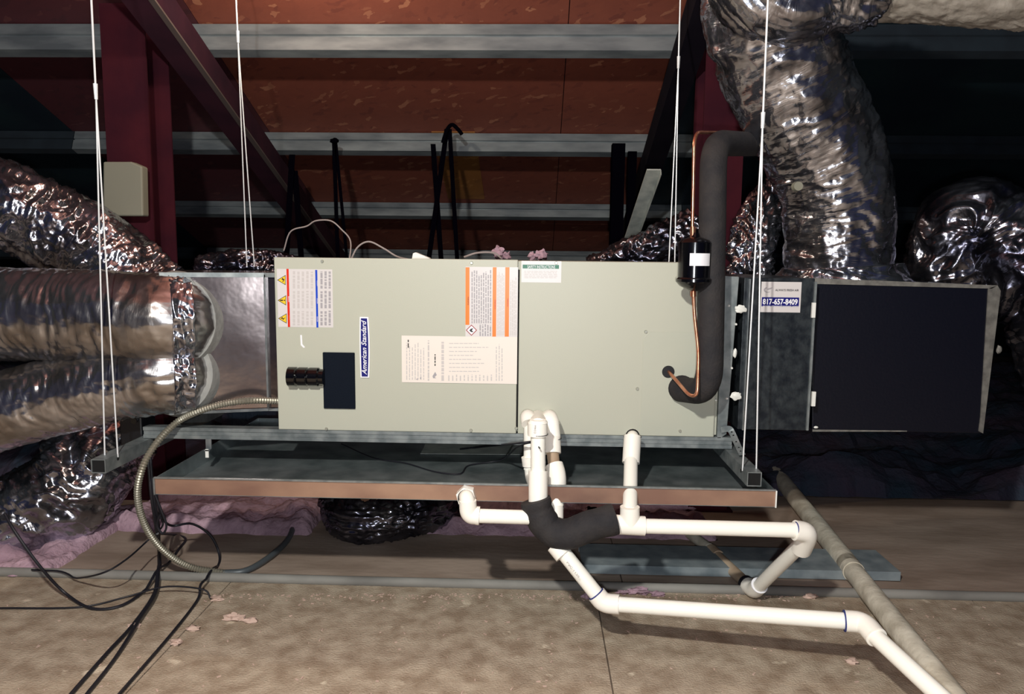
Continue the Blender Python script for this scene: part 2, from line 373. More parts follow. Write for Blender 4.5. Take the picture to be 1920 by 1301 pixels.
# pale strip added for the lit lower part of the right rafter
pa, pb = P(1226, 318, 3.0), P(1180, 452, 3.5)
t = thing('lit_rafter_strip', 'short pale strip added as the lit part of the right rafter', 'brace', pb)
ax = (pa-pb)/2; sx = Vector((.027, 0, 0)); sz = ax.cross(sx).normalized()
MB().obox((pa+pb)/2, ax, sx, sz*.003).build('plate', M['lit'], t)
MB().obox((pa+pb)/2+Vector((.027, 0, 0))-sz*.012, ax, Vector((.0015, 0, 0)), sz*.012).build('lip', M['lit'], t)
# near-black upright strips
xa, xb = P(1148, 300, 3.9).x, P(1172, 300, 3.9).x
t = thing('dark_upright', 'near-black upright strip between cabinet and purlins at right', 'post', ((xa+xb)/2, 3.92, 0))
MB().box(xa, xb, 3.9, 3.97, 0, P(0, 262, 3.9).z).build('post', M['strap'], t)
MB().box(xa+.09, xb+.07, 3.98, 4.02, 0, P(0, 275, 3.95).z).build('side_strip', M['strap'], t)
# floor: slab of deck + sheets
floor = struct(MB().box(-6, 6, -2, 9, -.06, -.014).build('floor', M['board']))
seam0 = F(235, 1301).x; seam1 = F(1150, 1301).x; SW = seam1-seam0
k = -4
yrows = [-1.9, .55, 2.335]
for k in range(-4, 5):
    for j in range(len(yrows)-1):
        MB().box(seam0+k*SW+.002, seam0+(k+1)*SW-.002, yrows[j]+.002, yrows[j+1]-.002, -.014, random.uniform(-.0006, 0)).build('plywood_sheet', M['deck'], floor)
for k in range(-3, 4):
    MB().box(k*2.44+.3+.002, (k+1)*2.44+.3-.002, 2.39, 3.35, -.014, .004).build('brown_board', M['board'], floor)
# grey curb pipe on the seam
xl = -3.2
MB().tube([Vector((x, F(900, 1100).y+.002*math.sin(x*3), .010)) for x in [xl+i*.2 for i in range(32)]], .016, 14).build('baseboard_back', M['curb'], None, True)['kind'] = 'structure'
# blown insulation field behind (far darkness put in its colour) and pink batts
def lumpy(name, x0, x1, y0, y1, z0, amp, m, nx, ny, fr=4, seed=0, parent=None):
    mb = MB(); 
    rows = []
    for j in range(ny+1):
        for i in range(nx+1):
            x = x0+(x1-x0)*i/nx; y = y0+(y1-y0)*j/ny
            e = min(1, min(i, nx-i, j, ny-j)/4)
            z = .003+(z0+amp*(noise.fractal(Vector((x*fr, y*fr, seed)), 1, 2, 5)))*math.sqrt(max(e, 0))
            mb.v.append(Vector((x+.01*noise.noise(Vector((x*20, y*20, 3+seed))), y+.02*noise.noise(Vector((x*17, y*9, 8+seed)))*1, max(z, .004))))
    for j in range(ny):
        for i in range(nx):
            a = j*(nx+1)+i; mb.f.append((a, a+1, a+nx+2, a+nx+1))
    return mb.build(name, m, parent, False)
o = lumpy('loose_insulation', -5.5, 5.5, 3.36, 7.4, .10, .12, M['insulshade'], 260, 120, 2.2, 1)
tag(o, 'shade-darkened lumpy loose insulation covering the far attic floor', 'insulation', kind='stuff')
for o in ceil_, floor: pass
def batt(px0, px1, py0, py1, seed, label):
    a = F(px0, py0); b = F(px1, py0); c = F(px0, py1)
    o = lumpy('insulation_batt', a.x, b.x, c.y, a.y, .035, .05, M['pink'], 90, 40, 6, seed)
    for p in o.data.polygons: p.use_smooth = True
    tag(o, label, 'insulation', 'pink fibreglass batts under the pan')
batt(300, 640, 930, 1000, 3, 'pink fibreglass batt under the left half of the drain pan')
batt(800, 1290, 925, 1003, 5, 'pink fibreglass batt under the middle of the drain pan')
batt(150, 290, 950, 1083, 9, 'pink fibreglass heap beside the lower left foil duct')
# side and back walls, far off in the dark
struct(MB().box(-6.2, 6.2, 8.7, 8.8, 0, 1.6).build('wall_back', M['darksheet']))
struct(MB().box(6.0, 6.1, -2, 8.7, 0, 4.2).build('wall_right', M['darksheet']))
struct(MB().box(-6.1, -6.0, -2, 8.7, 0, 4.2).build('wall_left', M['darksheet']))
# ------------------------------------------------------------------ air handler
YF = 2.285
def fx(px, py): return P(px, py, YF)
x0, x1 = fx(518, 650).x, fx(1352, 650).x
zt, zb = fx(970, 487).z, fx(970, 813).z
xs = fx(971, 650).x
AH = thing('air_handler', 'long grey-green horizontal air handler cabinet hung by steel wires', 'air handler', ((x0+x1)/2, 2.5, zb))
MB().box(x0+.006, x1, YF+.012, YF+.56, zb+.004, zt-.004).build('cabinet_body', M['paint'], AH, bev=.002)
MB().box(x0, xs-.0025, YF, YF+.011, zb, zt).build('blower_panel', M['paint'], AH, bev=.0025)
MB().box(xs+.0025, x1-.01, YF, YF+.011, zb, zt-.003).build('coil_panel', M['paint'], AH, bev=.0025)
o = MB().box(xs-.0025, xs+.0025, YF+.0005, YF+.004, zb+.012, zt-.03).build('panel_seam', M['hole'], AH)
# service plate with clipped corner
a, b, c = fx(1200, 812), fx(1212, 622), fx(1335, 630)
pl = [Vector((a.x, YF-.0012, zb+.002)), Vector((a.x, YF-.0012, b.z-.02)), Vector((a.x+.018, YF-.0012, b.z)), Vector((x1-.013, YF-.0012, b.z)), Vector((x1-.013, YF-.0012, zb+.002))]
MB().prism(pl, Vector((0, .0012, 0))).build('service_plate', M['paint2'], AH, bev=.0006)
def screw(px, py, parent, y=YF, r=.0055, m=None):
    p = P(px, py, y); mb = MB().tube([p+Vector((0, -.004, 0)), p+Vector((0, .001, 0))], [r*.7, r], 8)
    return mb.build('screw', m or M['screw'], parent, True)
for q in ((604, 490), (884, 493), (883, 807), (612, 804), (1211, 622), (1195, 729), (1043, 493), (1275, 808), (968, 803)): screw(*q, AH, YF-.001)
# scratch
MB().prism([fx(563, 628), fx(566, 628), fx(567, 645), fx(572, 651), fx(569, 652), fx(564, 647)], Vector((0, -.0004, 0))).build('scratch', M['white'], AH)
X_, Z_ = Vector((1, 0, 0)), Vector((0, 0, 1))
def rect(px0, py0, px1, py1, y=YF, t=.0005):
    a, b = P(px0, py0, y), P(px1, py1, y)
    return MB().box(a.x, b.x, y-t, y, b.z, a.z)
def words_v(px0, px1, py0, py1, lines, y, seed, fill=.8, th=.5, gap=None):   # small print running bottom-to-top
    rnd = random.Random(seed); mb = MB(); w = (px1-px0)/lines
    for i in range(lines):
        xx = px0+w*(i+.5); yy = py1; end = py0+(py1-py0)*rnd.uniform(0, 1-fill)
        while yy > end:
            l = rnd.uniform(3, 11); a, b = P(xx-w*th/2, max(yy-l, end), y), P(xx+w*th/2, yy, y)
            mb.quad(Vector((a.x, y, b.z)), Vector((b.x, y, b.z)), Vector((b.x, y, a.z)), Vector((a.x, y, a.z))); yy -= l+rnd.uniform(1, 2)
    return mb
def words_h(px0, px1, py0, py1, lines, y, seed, fill=.8, th=.5):
    rnd = random.Random(seed); mb = MB(); w = (py1-py0)/lines
    for i in range(lines):
        yy = py0+w*(i+.5); xx = px0; end = px1-(px1-px0)*rnd.uniform(0, 1-fill)
        while xx < end:
            l = rnd.uniform(3, 9); a, b = P(xx, yy-w*th/2, y), P(min(xx+l, end), yy+w*th/2, y)
            mb.quad(Vector((a.x, y, b.z)), Vector((b.x, y, b.z)), Vector((b.x, y, a.z)), Vector((a.x, y, a.z))); xx += l+rnd.uniform(1, 2)
    return mb
Y1, Y2_, Y3 = YF-.0008, YF-.0012, YF-.0016
# hazard label, upper left
hz = rect(519, 504, 625, 614).build('hazard_label', M['sticker'], AH, label='white label with three yellow warning triangles')
def sub(mb, name, m, par, **k): return mb.build(name, m, par, **k)
sub(rect(537, 504, 544, 613, Y1, .0002), 'red_stripe', M['redp'], hz)
sub(rect(591, 506, 597, 614, Y1, .0002), 'blue_stripe', M['bluep'], hz)
for (a, b) in ((546, 590), (598, 623)):
    for (c, d) in ((508, 541), (545, 578), (582, 610)):
        sub(words_v(a+1, b-1, c, d, 5 if a < 590 else 3, Y1, a+c, .95, .55), 'small_print', M['palegrey'] if a < 590 else M['greyink'], hz, kind='stuff')
for yy in (525, 563, 597):
    sx_ = {525: 518.5, 563: 519.5, 597: 520.5}[yy]
    tri = [(sx_+1, yy), (sx_+17, yy-9.5), (sx_+17, yy+9.5)]
    sub(MB().prism([P(*q, Y1) for q in tri], Vector((0, -.0002, 0))), 'triangle_border', M['ink'], hz)
    tri = [(sx_+3, yy), (sx_+16, yy-7.8), (sx_+16, yy+7.8)]
    sub(MB().prism([P(*q, Y2_) for q in tri], Vector((0, -.0002, 0))), 'warning_triangle', M['yellow'], hz)
s0 = 519.5
for pl_ in (((s0+8, 524), (s0+10, 521), (s0+14, 524), (s0+11, 529), (s0+10, 528), (s0+11.5, 525)),
            ((s0+5, 562), (s0+11, 561.6), (s0+11, 564.4), (s0+5, 564)), ((s0+12.5, 561.8), (s0+15, 561.8), (s0+15, 564.2), (s0+12.5, 564.2)),
            ((s0+6, 598), (s0+10, 594), (s0+11, 597), (s0+16, 595), (s0+11, 600), (s0+10, 597.5))):
    sub(MB().prism([P(*q, Y3) for q in pl_], Vector((0, -.0001, 0))), 'warning_symbol', M['ink'], hz)
for (px, s_) in ((543, 'DANGER'), (596.2, 'WARNING')):
    for yy in (541, 578, 609):
        pass
text('lettering', 'DANGER', P(543, 566, Y1-.0003), Z_, -X_, .006, M['white'], hz, width=.018)
text('lettering', 'AVIS', P(543.5, 600, Y1-.0003), Z_, -X_, .006, M['orange'], hz, width=.014)
for yy in (533, 566, 600): text('lettering', 'NOTICE', P(596.3, yy+3, Y1-.0003), Z_, -X_, .005, M['white'], hz, width=.016)
# orange warning label
wl = rect(873, 500, 970, 632).build('warning_label', M['sticker'], AH, label='white label with three vertical orange bands')
for (a, b, c, d) in ((873, 501, 880, 609), (924, 501, 930, 631), (947.5, 501, 954, 631)):
    sub(rect(a, b, c, d, Y1, .0002), 'orange_stripe', M['orange'], wl)
for i, yy in enumerate((558, 565, 572)): pass
text('lettering', 'WARNING', P(879.2, 572, Y1-.0003), Z_, -X_, .006, M['ink'], wl, width=.026)
text('lettering', 'WARNING', P(929.6, 580, Y1-.0003), Z_, -X_, .006, M['redink'], wl, width=.03)
text('lettering', 'WARNING', P(953.2, 575, Y1-.0003), Z_, -X_, .006, M['redink'], wl, width=.026)
sub(words_v(883, 922, 506, 606, 9, Y1, 4, .9, .5), 'small_print', M['greyink'], wl, kind='stuff')
sub(words_v(898, 922, 607, 630, 5, Y1, 14, .9, .5), 'small_print', M['greyink'], wl, kind='stuff')
sub(words_v(932, 946, 508, 629, 5, Y1, 5, .9, .45), 'small_print', M['palegrey'], wl, kind='stuff')
sub(words_v(956, 969, 516, 629, 4, Y1, 6, .9, .45), 'small_print', M['palegrey'], wl, kind='stuff')
cx_, cy_ = 884, 619
sub(MB().prism([P(*q, Y1) for q in ((cx_-10.5, cy_), (cx_, cy_-10.5), (cx_+10.5, cy_), (cx_, cy_+10.5))], Vector((0, -.0002, 0))), 'diamond_border', M['redink'], wl)
sub(MB().prism([P(*q, Y2_) for q in ((cx_-8.5, cy_), (cx_, cy_-8.5), (cx_+8.5, cy_), (cx_, cy_+8.5))], Vector((0, -.0002, 0))), 'diamond', M['white'], wl)
sub(MB().prism([P(*q, Y3) for q in ((cx_-4, cy_+.5), (cx_-1, cy_-3), (cx_+4, cy_-3.5), (cx_+.5, cy_), (cx_+4, cy_+3.5), (cx_-1, cy_+3.5))], Vector((0, -.0001, 0))), 'flame_symbol', M['ink'], wl)
# rating sheet
YP = YF-.0018
rs = rect(753, 629, 969, 720, YP, .0007).build('rating_sheet', M['paper'], AH, label='cream paper sheet of wiring and rating data')
YP1 = YP-.0009
sub(words_v(760, 797, 640, 712, 7, YP1, 21, .8, .35), 'small_print', M['palegrey'], rs, kind='stuff')
sub(words_v(801, 806, 638, 714, 1, YP1, 22, 1, .6), 'small_print', M['palegrey'], rs, kind='stuff')
sub(words_v(826, 834, 640, 714, 1, YP1, 23, 1, .6), 'small_print', M['palegrey'], rs, kind='stuff')
sub(words_h(842, 920, 640, 700, 8, YP1, 24, .6, .22), 'table_print', M['palegrey'], rs, kind='stuff')
sub(words_v(838, 925, 702, 714, 12, YP1, 25, .9, .3), 'table_print', M['palegrey'], rs, kind='stuff')
sub(words_v(928, 944, 645, 714, 3, YP1, 26, .9, .35), 'small_print', M['palegrey'], rs, kind='stuff')
sub(words_v(764, 767, 636, 652, 1, YP1, 27, 1, .7), 'small_print', M['ink'], rs, kind='stuff')
sub(words_v(814.5, 817, 664, 686, 1, YP1, 28, 1, .8), 'small_print', M['ink'], rs, kind='stuff')
for q in (((787, 709), (790, 706), (790, 712)), ((780, 711), (783, 709), (783, 713)), ((811, 705), (816, 697), (819, 703), (815, 707), (818, 709), (812, 709))):
    sub(MB().prism([P(*k_, YP1) for k_ in q], Vector((0, -.0001, 0))), 'approval_mark', M['greyink'], rs)
# green headed instruction label
gl = rect(978, 489, 1052, 530).build('instruction_label', M['sticker'], AH, label='small cream label with a green heading band')
sub(rect(980, 496, 1048, 504, Y1, .0002), 'green_band', M['green'], gl)
a = P(989, 502.7, Y1-.0003); text('lettering', 'SAFETY INSTRUCTIONS', a, X_, Z_, .0125, M['white'], gl, width=.084)
sub(words_h(983, 1046, 507, 522, 5, Y1, 31, .9, .4), 'small_print', M['palegrey'], gl, kind='stuff')
# badge
zt_, zb_ = P(683, 594, YF).z, P(684, 708, YF).z; bx0, bx1 = P(675.5, 650, YF).x, P(692, 650, YF).x
def badge(grow, y, t, xa, xb, za, zz, bow):
    n = 10; pts = []
    for i in range(n+1): u = i/n; pts.append(Vector((xb+grow+bow*math.sin(math.pi*u), y, za-grow+(zz-za+2*grow)*u)))
    for i in range(n+1): u = 1-i/n; pts.append(Vector((xa-grow-bow*.5*math.sin(math.pi*u), y, za-grow+(zz-za+2*grow)*u)))
    return MB().prism(pts, Vector((0, -t, 0)))
bd = badge(0, YF, .004, bx0, bx1, zb_, zt_, .003).build('badge', M['white'], AH, bev=.0012, label='white-edged navy badge lettered upwards')
sub(badge(-.0042, YF-.004, .0006, bx0, bx1, zb_, zt_, .003), 'badge_face', M['navy'], bd)
text('lettering', 'American Standard', Vector((bx1-.0075, YF-.0048, zb_+.010)), Z_, -X_, .0215, M['white'], bd, shear=.35, bold=.012, width=(zt_-zb_)-.020)
# breaker cover + handle barrel
bc = rect(606, 660, 667, 766, YF, .008).build('breaker_cover', M['blackmat'], AH, bev=.002, label='matt black square breaker cover')
a, b = P(541, 707, YF-.016), P(608, 707, YF-.016)
a.z = b.z
prof = [(0, .026), (.008, .031), (.22, .031), (.26, .026), (.30, .0305), (.52, .0305), (.56, .026), (.60, .030), (.84, .030), (.88, .0255), (1, .0255)]
MB().tube([a.lerp(b, u) for u, r in prof], [r for u, r in prof], 14).build('latch_barrel', M['enamel'], AH, True, label='glossy black ribbed barrel beside the breaker cover')
rect(548, 692, 606, 722, YF, .012).build('latch_base', M['black'], AH)
# line-set openings
p = P(1253, 697, YF); MB().tube([p+Vector((0, -.0035, 0)), p], [.018, .020], 24).build('liquid_line_grommet', M['black'], AH, True)
p = P(1278, 728, YF); MB().tube([p+Vector((0, -.006, 0)), p], [.038, .042], 24).build('suction_grommet', M['foam'], AH, True)
# drain port hub behind the pipes
p = P(1012, 786, YF); MB().box(p.x-.045, p.x+.045, YF-.012, YF, p.z-.02, p.z+.014).build('drain_port_block', M['pvcend'], AH, bev=.003)
p = P(1186, 812, YF); 
MB().tube([P(1186, 817, YF)+Vector((0, -.002, 0)), P(1186, 817, YF)+Vector((0, -.0001, 0))], [.02, .022], 16).build('drain_port', M['black'], AH, True)
# galvanised end strip with caulk between cabinet and filter box
gx0, gx1 = x1, P(1384, 520, YF).x
EB = thing('coil_end_frame', 'grey galvanised end strip closing the right end of the cabinet', 'frame', (gx0, 2.4, zb))
MB().prism([Vector((gx0+.001, YF+.004, zb-.004)), Vector((gx0+.001, YF+.004, P(1365, 517, YF).z)), Vector((gx1+.004, YF+.004, P(1384, 519, YF).z)), Vector((gx1-.012, YF+.004, zb+.01)), Vector((gx1-.03, YF+.004, zb-.004))], Vector((0, .5, 0))).build('strip', M['galvdim'], EB, bev=.001)
for q in ((1367, 573), (1342, 750), (1363, 747), (1380, 608), (1372, 690)): screw(*q, EB, YF+.003, .004, M['caulk'])
def blob(name, c, r, m, parent, seed, sq=(1, .6, .7), amp=.4, seg=10, label=None):
    mb = MB(); rings = []
    for i in range(1, seg):
        ph = math.pi*i/seg
        rings.append([c+Vector((math.sin(ph)*math.cos(2*math.pi*j/(seg+2))*sq[0], math.sin(ph)*math.sin(2*math.pi*j/(seg+2))*sq[1], math.cos(ph)*sq[2]))*r*(1+amp*noise.noise(Vector((math.sin(ph)*math.cos(2*math.pi*j/(seg+2))*1.7, math.sin(ph)*math.sin(2*math.pi*j/(seg+2))*1.7, math.cos(ph)*1.7+seed*5)))) for j in range(seg+2)])
    mb.rings(rings); return mb.build(name, m, parent, True, label=label)
blob('caulk_blob', P(1388, 579, YF), .014, M['caulk'], EB, 1, (1.3, .4, .9)); blob('caulk_blob', P(1380, 742, YF), .014, M['caulk'], EB, 2, (1.2, .4, .9)); blob('caulk_blob', P(1378, 662, YF), .012, M['caulk'], EB, 3, (.5, .4, 1.2))
# ------------------------------------------------------------------ filter cabinet and return box
YB = YF+.02
bx0_, bx1_ = P(1390, 650, YB).x, P(1521, 650, YB).x; bz1, bz0 = P(1450, 521, YB).z, P(1450, 806, YB).z
FC = thing('filter_cabinet', 'mottled black filter cabinet carrying a white and blue service sticker', 'filter cabinet', ((bx0_+bx1_)/2, YB+.2, bz0))
MB().box(bx0_, bx1_, YB, YB+.52, bz0, bz1).build('cabinet_body', M['mottled'], FC, bev=.002)
MB().box(bx0_+.012, bx0_+.016, YB-.012, YB, bz0, bz1-.004).build('corner_edge', M['galv'], FC)
MB().box(bx1_-.003, bx1_+.004, YB-.008, YB+.002, bz0+.002, bz1-.01).build('hinge_edge', M['galvdim'], FC)
for (a, b) in ((567, 595), (733, 760)):
    r_ = (P(1524, a, YB), P(1524, b, YB)); MB().box(r_[0].x-.006, r_[0].x+.005, YB-.014, YB-.006, r_[1].z, r_[0].z).build('hinge', M['caulk'], FC)
# sticker
YS = YB-.0005
stk = rect(1428, 528, 1500, 586, YB, .0005).build('service_sticker', M['sticker'], FC, label='white and blue sticker with a phone number')
sub(rect(1428.5, 557, 1497.5, 575, YS, .0003), 'blue_band', M['navy'], stk)
YS2 = YS-.0004
text('lettering', '817-657-8409', P(1430, 570.2, YS2), X_, Z_, .0235, M['white'], stk, bold=.03, width=.105)
text('lettering', 'www.alwaysfreshair.com', P(1430, 574.2, YS2), X_, Z_, .0055, M['white'], stk, width=.108)
text('lettering', 'ALWAYS FRESH AIR', P(1453.5, 545.5, YS2), X_, Z_, .0085, M['ink'], stk, bold=.02, width=.071)
mb = MB(); c = P(1440, 543.5, YS2); prev = None
arc = [c+Vector((math.cos(t_)*.012-.001, 0, math.sin(t_)*.0085)) for t_ in [math.radians(110+i*18) for i in range(12)]]
ins = [c+Vector((math.cos(t_)*.0085+.0005, 0, math.sin(t_)*.0062)) for t_ in [math.radians(110+i*18) for i in range(12)]]
for i in range(11): mb.quad(arc[i], arc[i+1], ins[i+1], ins[i])
mb.prism([c+Vector(q) for q in ((-.004, 0, .002), (.003, 0, .006), (.014, 0, .008), (.009, 0, .003), (.001, 0, .0))], Vector((0, -.0001, 0)))
sub(mb, 'swoosh_emblem', M['greyink'], stk)
# return box
YR = YF+.06
ra, rb = P(1523, 522, YR), P(1868, 534, YR)
RB = thing('return_plenum', 'large black duct-board return plenum box at right', 'plenum', ((ra.x+rb.x)/2, YR+.3, P(1600, 808, YR).z))
q = [P(1523, 522, YR), P(1868, 536, YR), P(1842, 812, YR), P(1523, 806, YR)]
MB().prism(q, Vector((0, .62, 0))).build('box_body', M['foilboard'], RB, bev=.002)
def strip4(a, b, c, d, name, m, par, y, t=.004):
    return MB().prism([P(*a, y), P(*b, y), P(*c, y), P(*d, y)], Vector((0, -t, 0))).build(name, m, par)
strip4((1523, 521), (1869, 535), (1858, 541), (1523, 532), 'top_edge_tape', M['tape'], RB, YR)
strip4((1869, 535), (1875, 545), (1842, 812), (1834, 808), 'side_edge_tape', M['tape'], RB, YR-.001)
strip4((1869, 535), (1852, 541), (1836, 806), (1842, 812), 'side_edge_tape', M['tape'], RB, YR)
strip4((1523, 805), (1700, 807), (1700, 809), (1523, 809), 'bottom_edge', M['tape'], RB, YR, .002)
blob('tape_scrap', P(1873, 655, YR), .013, M['tape'], RB, 4, (.6, .4, 1.1)); blob('tape_scrap', P(1530, 801, YR-.01), .006, M['caulk'], RB, 5)
# ------------------------------------------------------------------ supply plenum at left
YL = YF+.06
zt_, zb_ = P(430, 513, YL).z, P(430, 764, YL).z
xl_, xr_ = P(338, 640, YL).x+.04, x0+.004
SP = thing('supply_plenum', 'shiny sheet metal supply plenum left of the grey cabinet', 'plenum', ((xl_+xr_)/2, YL+.2, zb_))
xk = P(500, 640, YL).x
xq = xl_-.04; YQ = YL-.088
def YPL(x): return YL+(YQ-YL)*(x-xk)/(xq-xk)
poly = [Vector((xq, YQ, 0)), Vector((xk, YL, 0)), Vector((xk, YL+.46, 0)), Vector((xl_-.26, YL+.46, 0)), Vector((xl_-.2, YL+.17, 0))]
MB().prism([Vector((p.x, p.y, zb_)) for p in poly], Vector((0, 0, zt_-zb_))).build('box_body', M['sheet'], SP, bev=.003)
MB().box(xk, xr_, YL+.004, YL+.46, zb_, zt_).build('collar', M['sheet'], SP, bev=.002)
MB().box(xk-.002, xk+.004, YL-.008, YL+.004, zb_, zt_-.002).build('drive_cleat', M['galv'], SP)
MB().prism([Vector((xq-.01, YQ-.008, zt_-.010)), Vector((xk, YL-.008, zt_-.010)), Vector((xr_, YL-.008, zt_-.010)), Vector((xr_, YL+.02, zt_-.010)), Vector((xk, YL+.02, zt_-.010)), Vector((xq-.01, YQ+.02, zt_-.010))], Vector((0, 0, .014))).build('top_flange', M['galvdim'], SP)
MB().prism([Vector((xq, YQ-.004, zb_-.008)), Vector((xk, YL-.004, zb_-.008)), Vector((xr_, YL-.004, zb_-.008)), Vector((xr_, YL+.02, zb_-.008)), Vector((xk, YL+.02, zb_-.008)), Vector((xq, YQ+.02, zb_-.008))], Vector((0, 0, .009))).build('bottom_flange', M['galvdim'], SP)
# mastic on the front face around the two collars
def patch(pts, y, name='mastic_patch'):
    mb = MB(); n = len(pts); ctr = Vector((sum(p[0] for p in pts)/n, sum(p[1] for p in pts)/n, 0))
    poly = []
    for i in range(n):
        a, b = pts[i], pts[(i+1) % n]
        for k_ in range(5):
            u = k_/5; qx = a[0]+(b[0]-a[0])*u; qy = a[1]+(b[1]-a[1])*u
            o_ = noise.noise(Vector((qx*.11, qy*.11, 2)))*5; pp = P(qx+o_, qy+o_*.5, y); 
            for _ in range(8): pp = P(qx+o_, qy+o_*.5, YPL(pp.x))
            poly.append(pp)
    return mb.prism(poly, Vector((0, -.004, 0))).build(name, M['mastic'], SP, bev=.002)
patch([(338, 514), (356, 518), (374, 540), (385, 575), (374, 612), (362, 640), (386, 672), (396, 700), (388, 722), (398, 730), (378, 742), (352, 762), (338, 762)], YL)
# ------------------------------------------------------------------ support frame
YRL = YF+.016
za, zc = P(275, 799, YRL).z, P(275, 821, YRL).z
zr1 = zb-.001; zr0 = zr1-.036
FRM = thing('support_frame', 'galvanised steel support frame carrying the cabinet, hung on wires', 'frame', (-.2, 2.4, zr0))
xA, xB = P(272, 810, YRL).x, P(1371, 826, YRL).x
def chan(name, xa, xb, y, z0, z1, par, back=False):
    s = -1 if back else 1
    prof = [(y, z0), (y, z0+(z1-z0)*.30), (y+s*.004, z0+(z1-z0)*.34), (y+s*.004, z0+(z1-z0)*.66), (y, z0+(z1-z0)*.70), (y, z1), (y+s*.04, z1), (y+s*.04, z0)]
    return MB().prism([Vector((xa, a, b)) for a, b in prof], Vector((xb-xa, 0, 0))).build(name, M['galvdim'], par)
chan('front_rail', xA, xB, YRL-.012, zr0, zr1, FRM)
chan('back_rail', xA, xB, YRL+.52, zr0, zr1, FRM, True)
YE = 2.04
def crosstube(pxl, pxr, label):
    zc1 = zr0-.002; zc0 = zc1-.040
    a = P(pxl, 880, YE).x; b = P(pxr, 880, YE).x
    y0, y1 = YE, YRL+.60; t = .0022
    o = MB()
    o.box(a, a+t, y0, y1, zc0, zc1); o.box(b-t, b, y0, y1, zc0, zc1); o.box(a+t, b-t, y0, y1, zc1-t, zc1); o.box(a+t, b-t, y0, y1, zc0, zc0+t)
    o.build('cross_tube', M['galvdim'], FRM)
    MB().box(a+t, b-t, y0+.004, y0+.008, zc0+t, zc1-t).build('hollow_dark_plate', M['hole'], FRM)  # black plate just inside the mouth paints the dark hollow
    for y in (y0+.045,):
        sidex = b if pxl < 600 else a; s = .0006 if pxl < 600 else -.0006
        MB().tube([Vector((sidex-s, y+.02, zc1-.014)), Vector((sidex+s, y+.02, zc1-.014))], .006, 12).build('bolt_hole', M['hole'], FRM)
    return a, b, zc0, zc1
LA = crosstube(171, 198, ''); RA = crosstube(1402, 1429, '')
# clip on the rail and perforated strap
CX = P(392, 835, YRL-.014)
MB().box(CX.x-.009, CX.x+.009, CX.y-.004, CX.y, CX.z-.012, CX.z+.022).build('clip', M['galv'], FRM, label='bright zinc clip on the front rail')
MB().box(CX.x-.005, CX.x+.005, CX.y-.018, CX.y-.014, CX.z-.035, CX.z-.008).build('clip_tongue', M['caulk'], FRM)
MB().box(CX.x-.009, CX.x+.009, CX.y-.018, CX.y, CX.z-.014, CX.z-.010).build('clip_shelf', M['galv'], FRM)
sa, sb = P(1366, 806, YF-.004), P(1392, 852, 2.20)
pts = [P(1352, 806, YF-.005), P(1366, 804, YF-.006), P(1372, 810, YF-.012), P(1382, 832, 2.24), P(1392, 853, 2.19)]
sp = spline(pts, 6); mb = MB(); ringsv = []
for i, p in enumerate(sp):
    t_ = (sp[min(i+1, len(sp)-1)]-sp[max(i-1, 0)]).normalized(); n_ = Vector((0, 1, 0)); s_ = t_.cross(n_).normalized()*.0095
    ringsv.append([p+s_, p+s_+n_*.0015, p-s_+n_*.0015, p-s_])
mb.rings(ringsv).build('perforated_strap', M['galvdim'], FRM)
for u in (.5, .62, .74, .86, .95):
    p = sp[int(u*(len(sp)-1))]; MB().tube([p+Vector((0, -.0012, 0)), p+Vector((0, -.0003, 0))], .0028, 8).build('strap_hole', M['hole'], FRM)
# ------------------------------------------------------------------ drain pan
YPn = 2.055
pA, pB = P(290, 906, YPn), P(1455, 909, YPn)
pz1 = min(pA.z, LA[2]-.012); pz1 = (pA.z+pB.z)/2; pz0 = (P(600, 941, YPn).z+P(1455, 943, YPn).z)/2
pyb = 2.86
DP = thing('drain_pan', 'wide shallow galvanised drain pan with front lip tinted like reflected floor under the cabinet', 'drain pan', ((pA.x+pB.x)/2, 2.4, pz0))
MB().box(pA.x, pB.x, YPn, pyb, pz0, pz0+.0015).build('pan_bottom', M['pan'], DP)
MB().box(pA.x, pB.x, YPn, YPn+.002, pz0+.0015, pz1).build('front_lip', M['lip'], DP)
MB().box(pA.x, pB.x, pyb-.002, pyb, pz0+.0015, pz1).build('back_lip', M['pan'], DP)
MB().box(pA.x, pA.x+.002, YPn+.002, pyb-.002, pz0+.0015, pz1).build('side_lip', M['pan'], DP)
MB().box(pB.x-.002, pB.x, YPn+.002, pyb-.002, pz0+.0015, pz1).build('side_lip', M['pan'], DP)
MB().box(pA.x-.001, pB.x+.001, YPn-.004, YPn+.004, pz1-.001, pz1+.003).build('rolled_rim', M['galv'], DP)
MB().box(pB.x-.0006, pB.x+.003, YPn-.005, YPn-.001, pz0, pz1).build('corner_seam', M['caulk'], DP)
MB().box(pA.x-.002, pA.x+.002, YPn-.005, YPn-.001, pz0, pz1).build('corner_seam', M['galv'], DP)
for xx in (pA.x+.12, pB.x-.10):    # short rods carrying the pan from the frame
    for yy in (pyb-.06,):
        MB().box(xx-.006, xx+.006, yy-.0015, yy+.0015, pz0+.002, zr0+.004).build('hanger_tab', M['galvdim'], DP)
# paper lying in the pan
a, b, c, d = F(798, 832, pz0+.004), F(990, 832, pz0+.004), F(990, 853, pz0+.004), F(788, 851, pz0+.004)
o = MB().prism([a, b, c, d], Vector((0, 0, .0015))).build('sheet_metal_offcut', M['lit'], None)
tag(o, 'flat grey sheet lying in the drain pan behind the pipes', 'sheet')
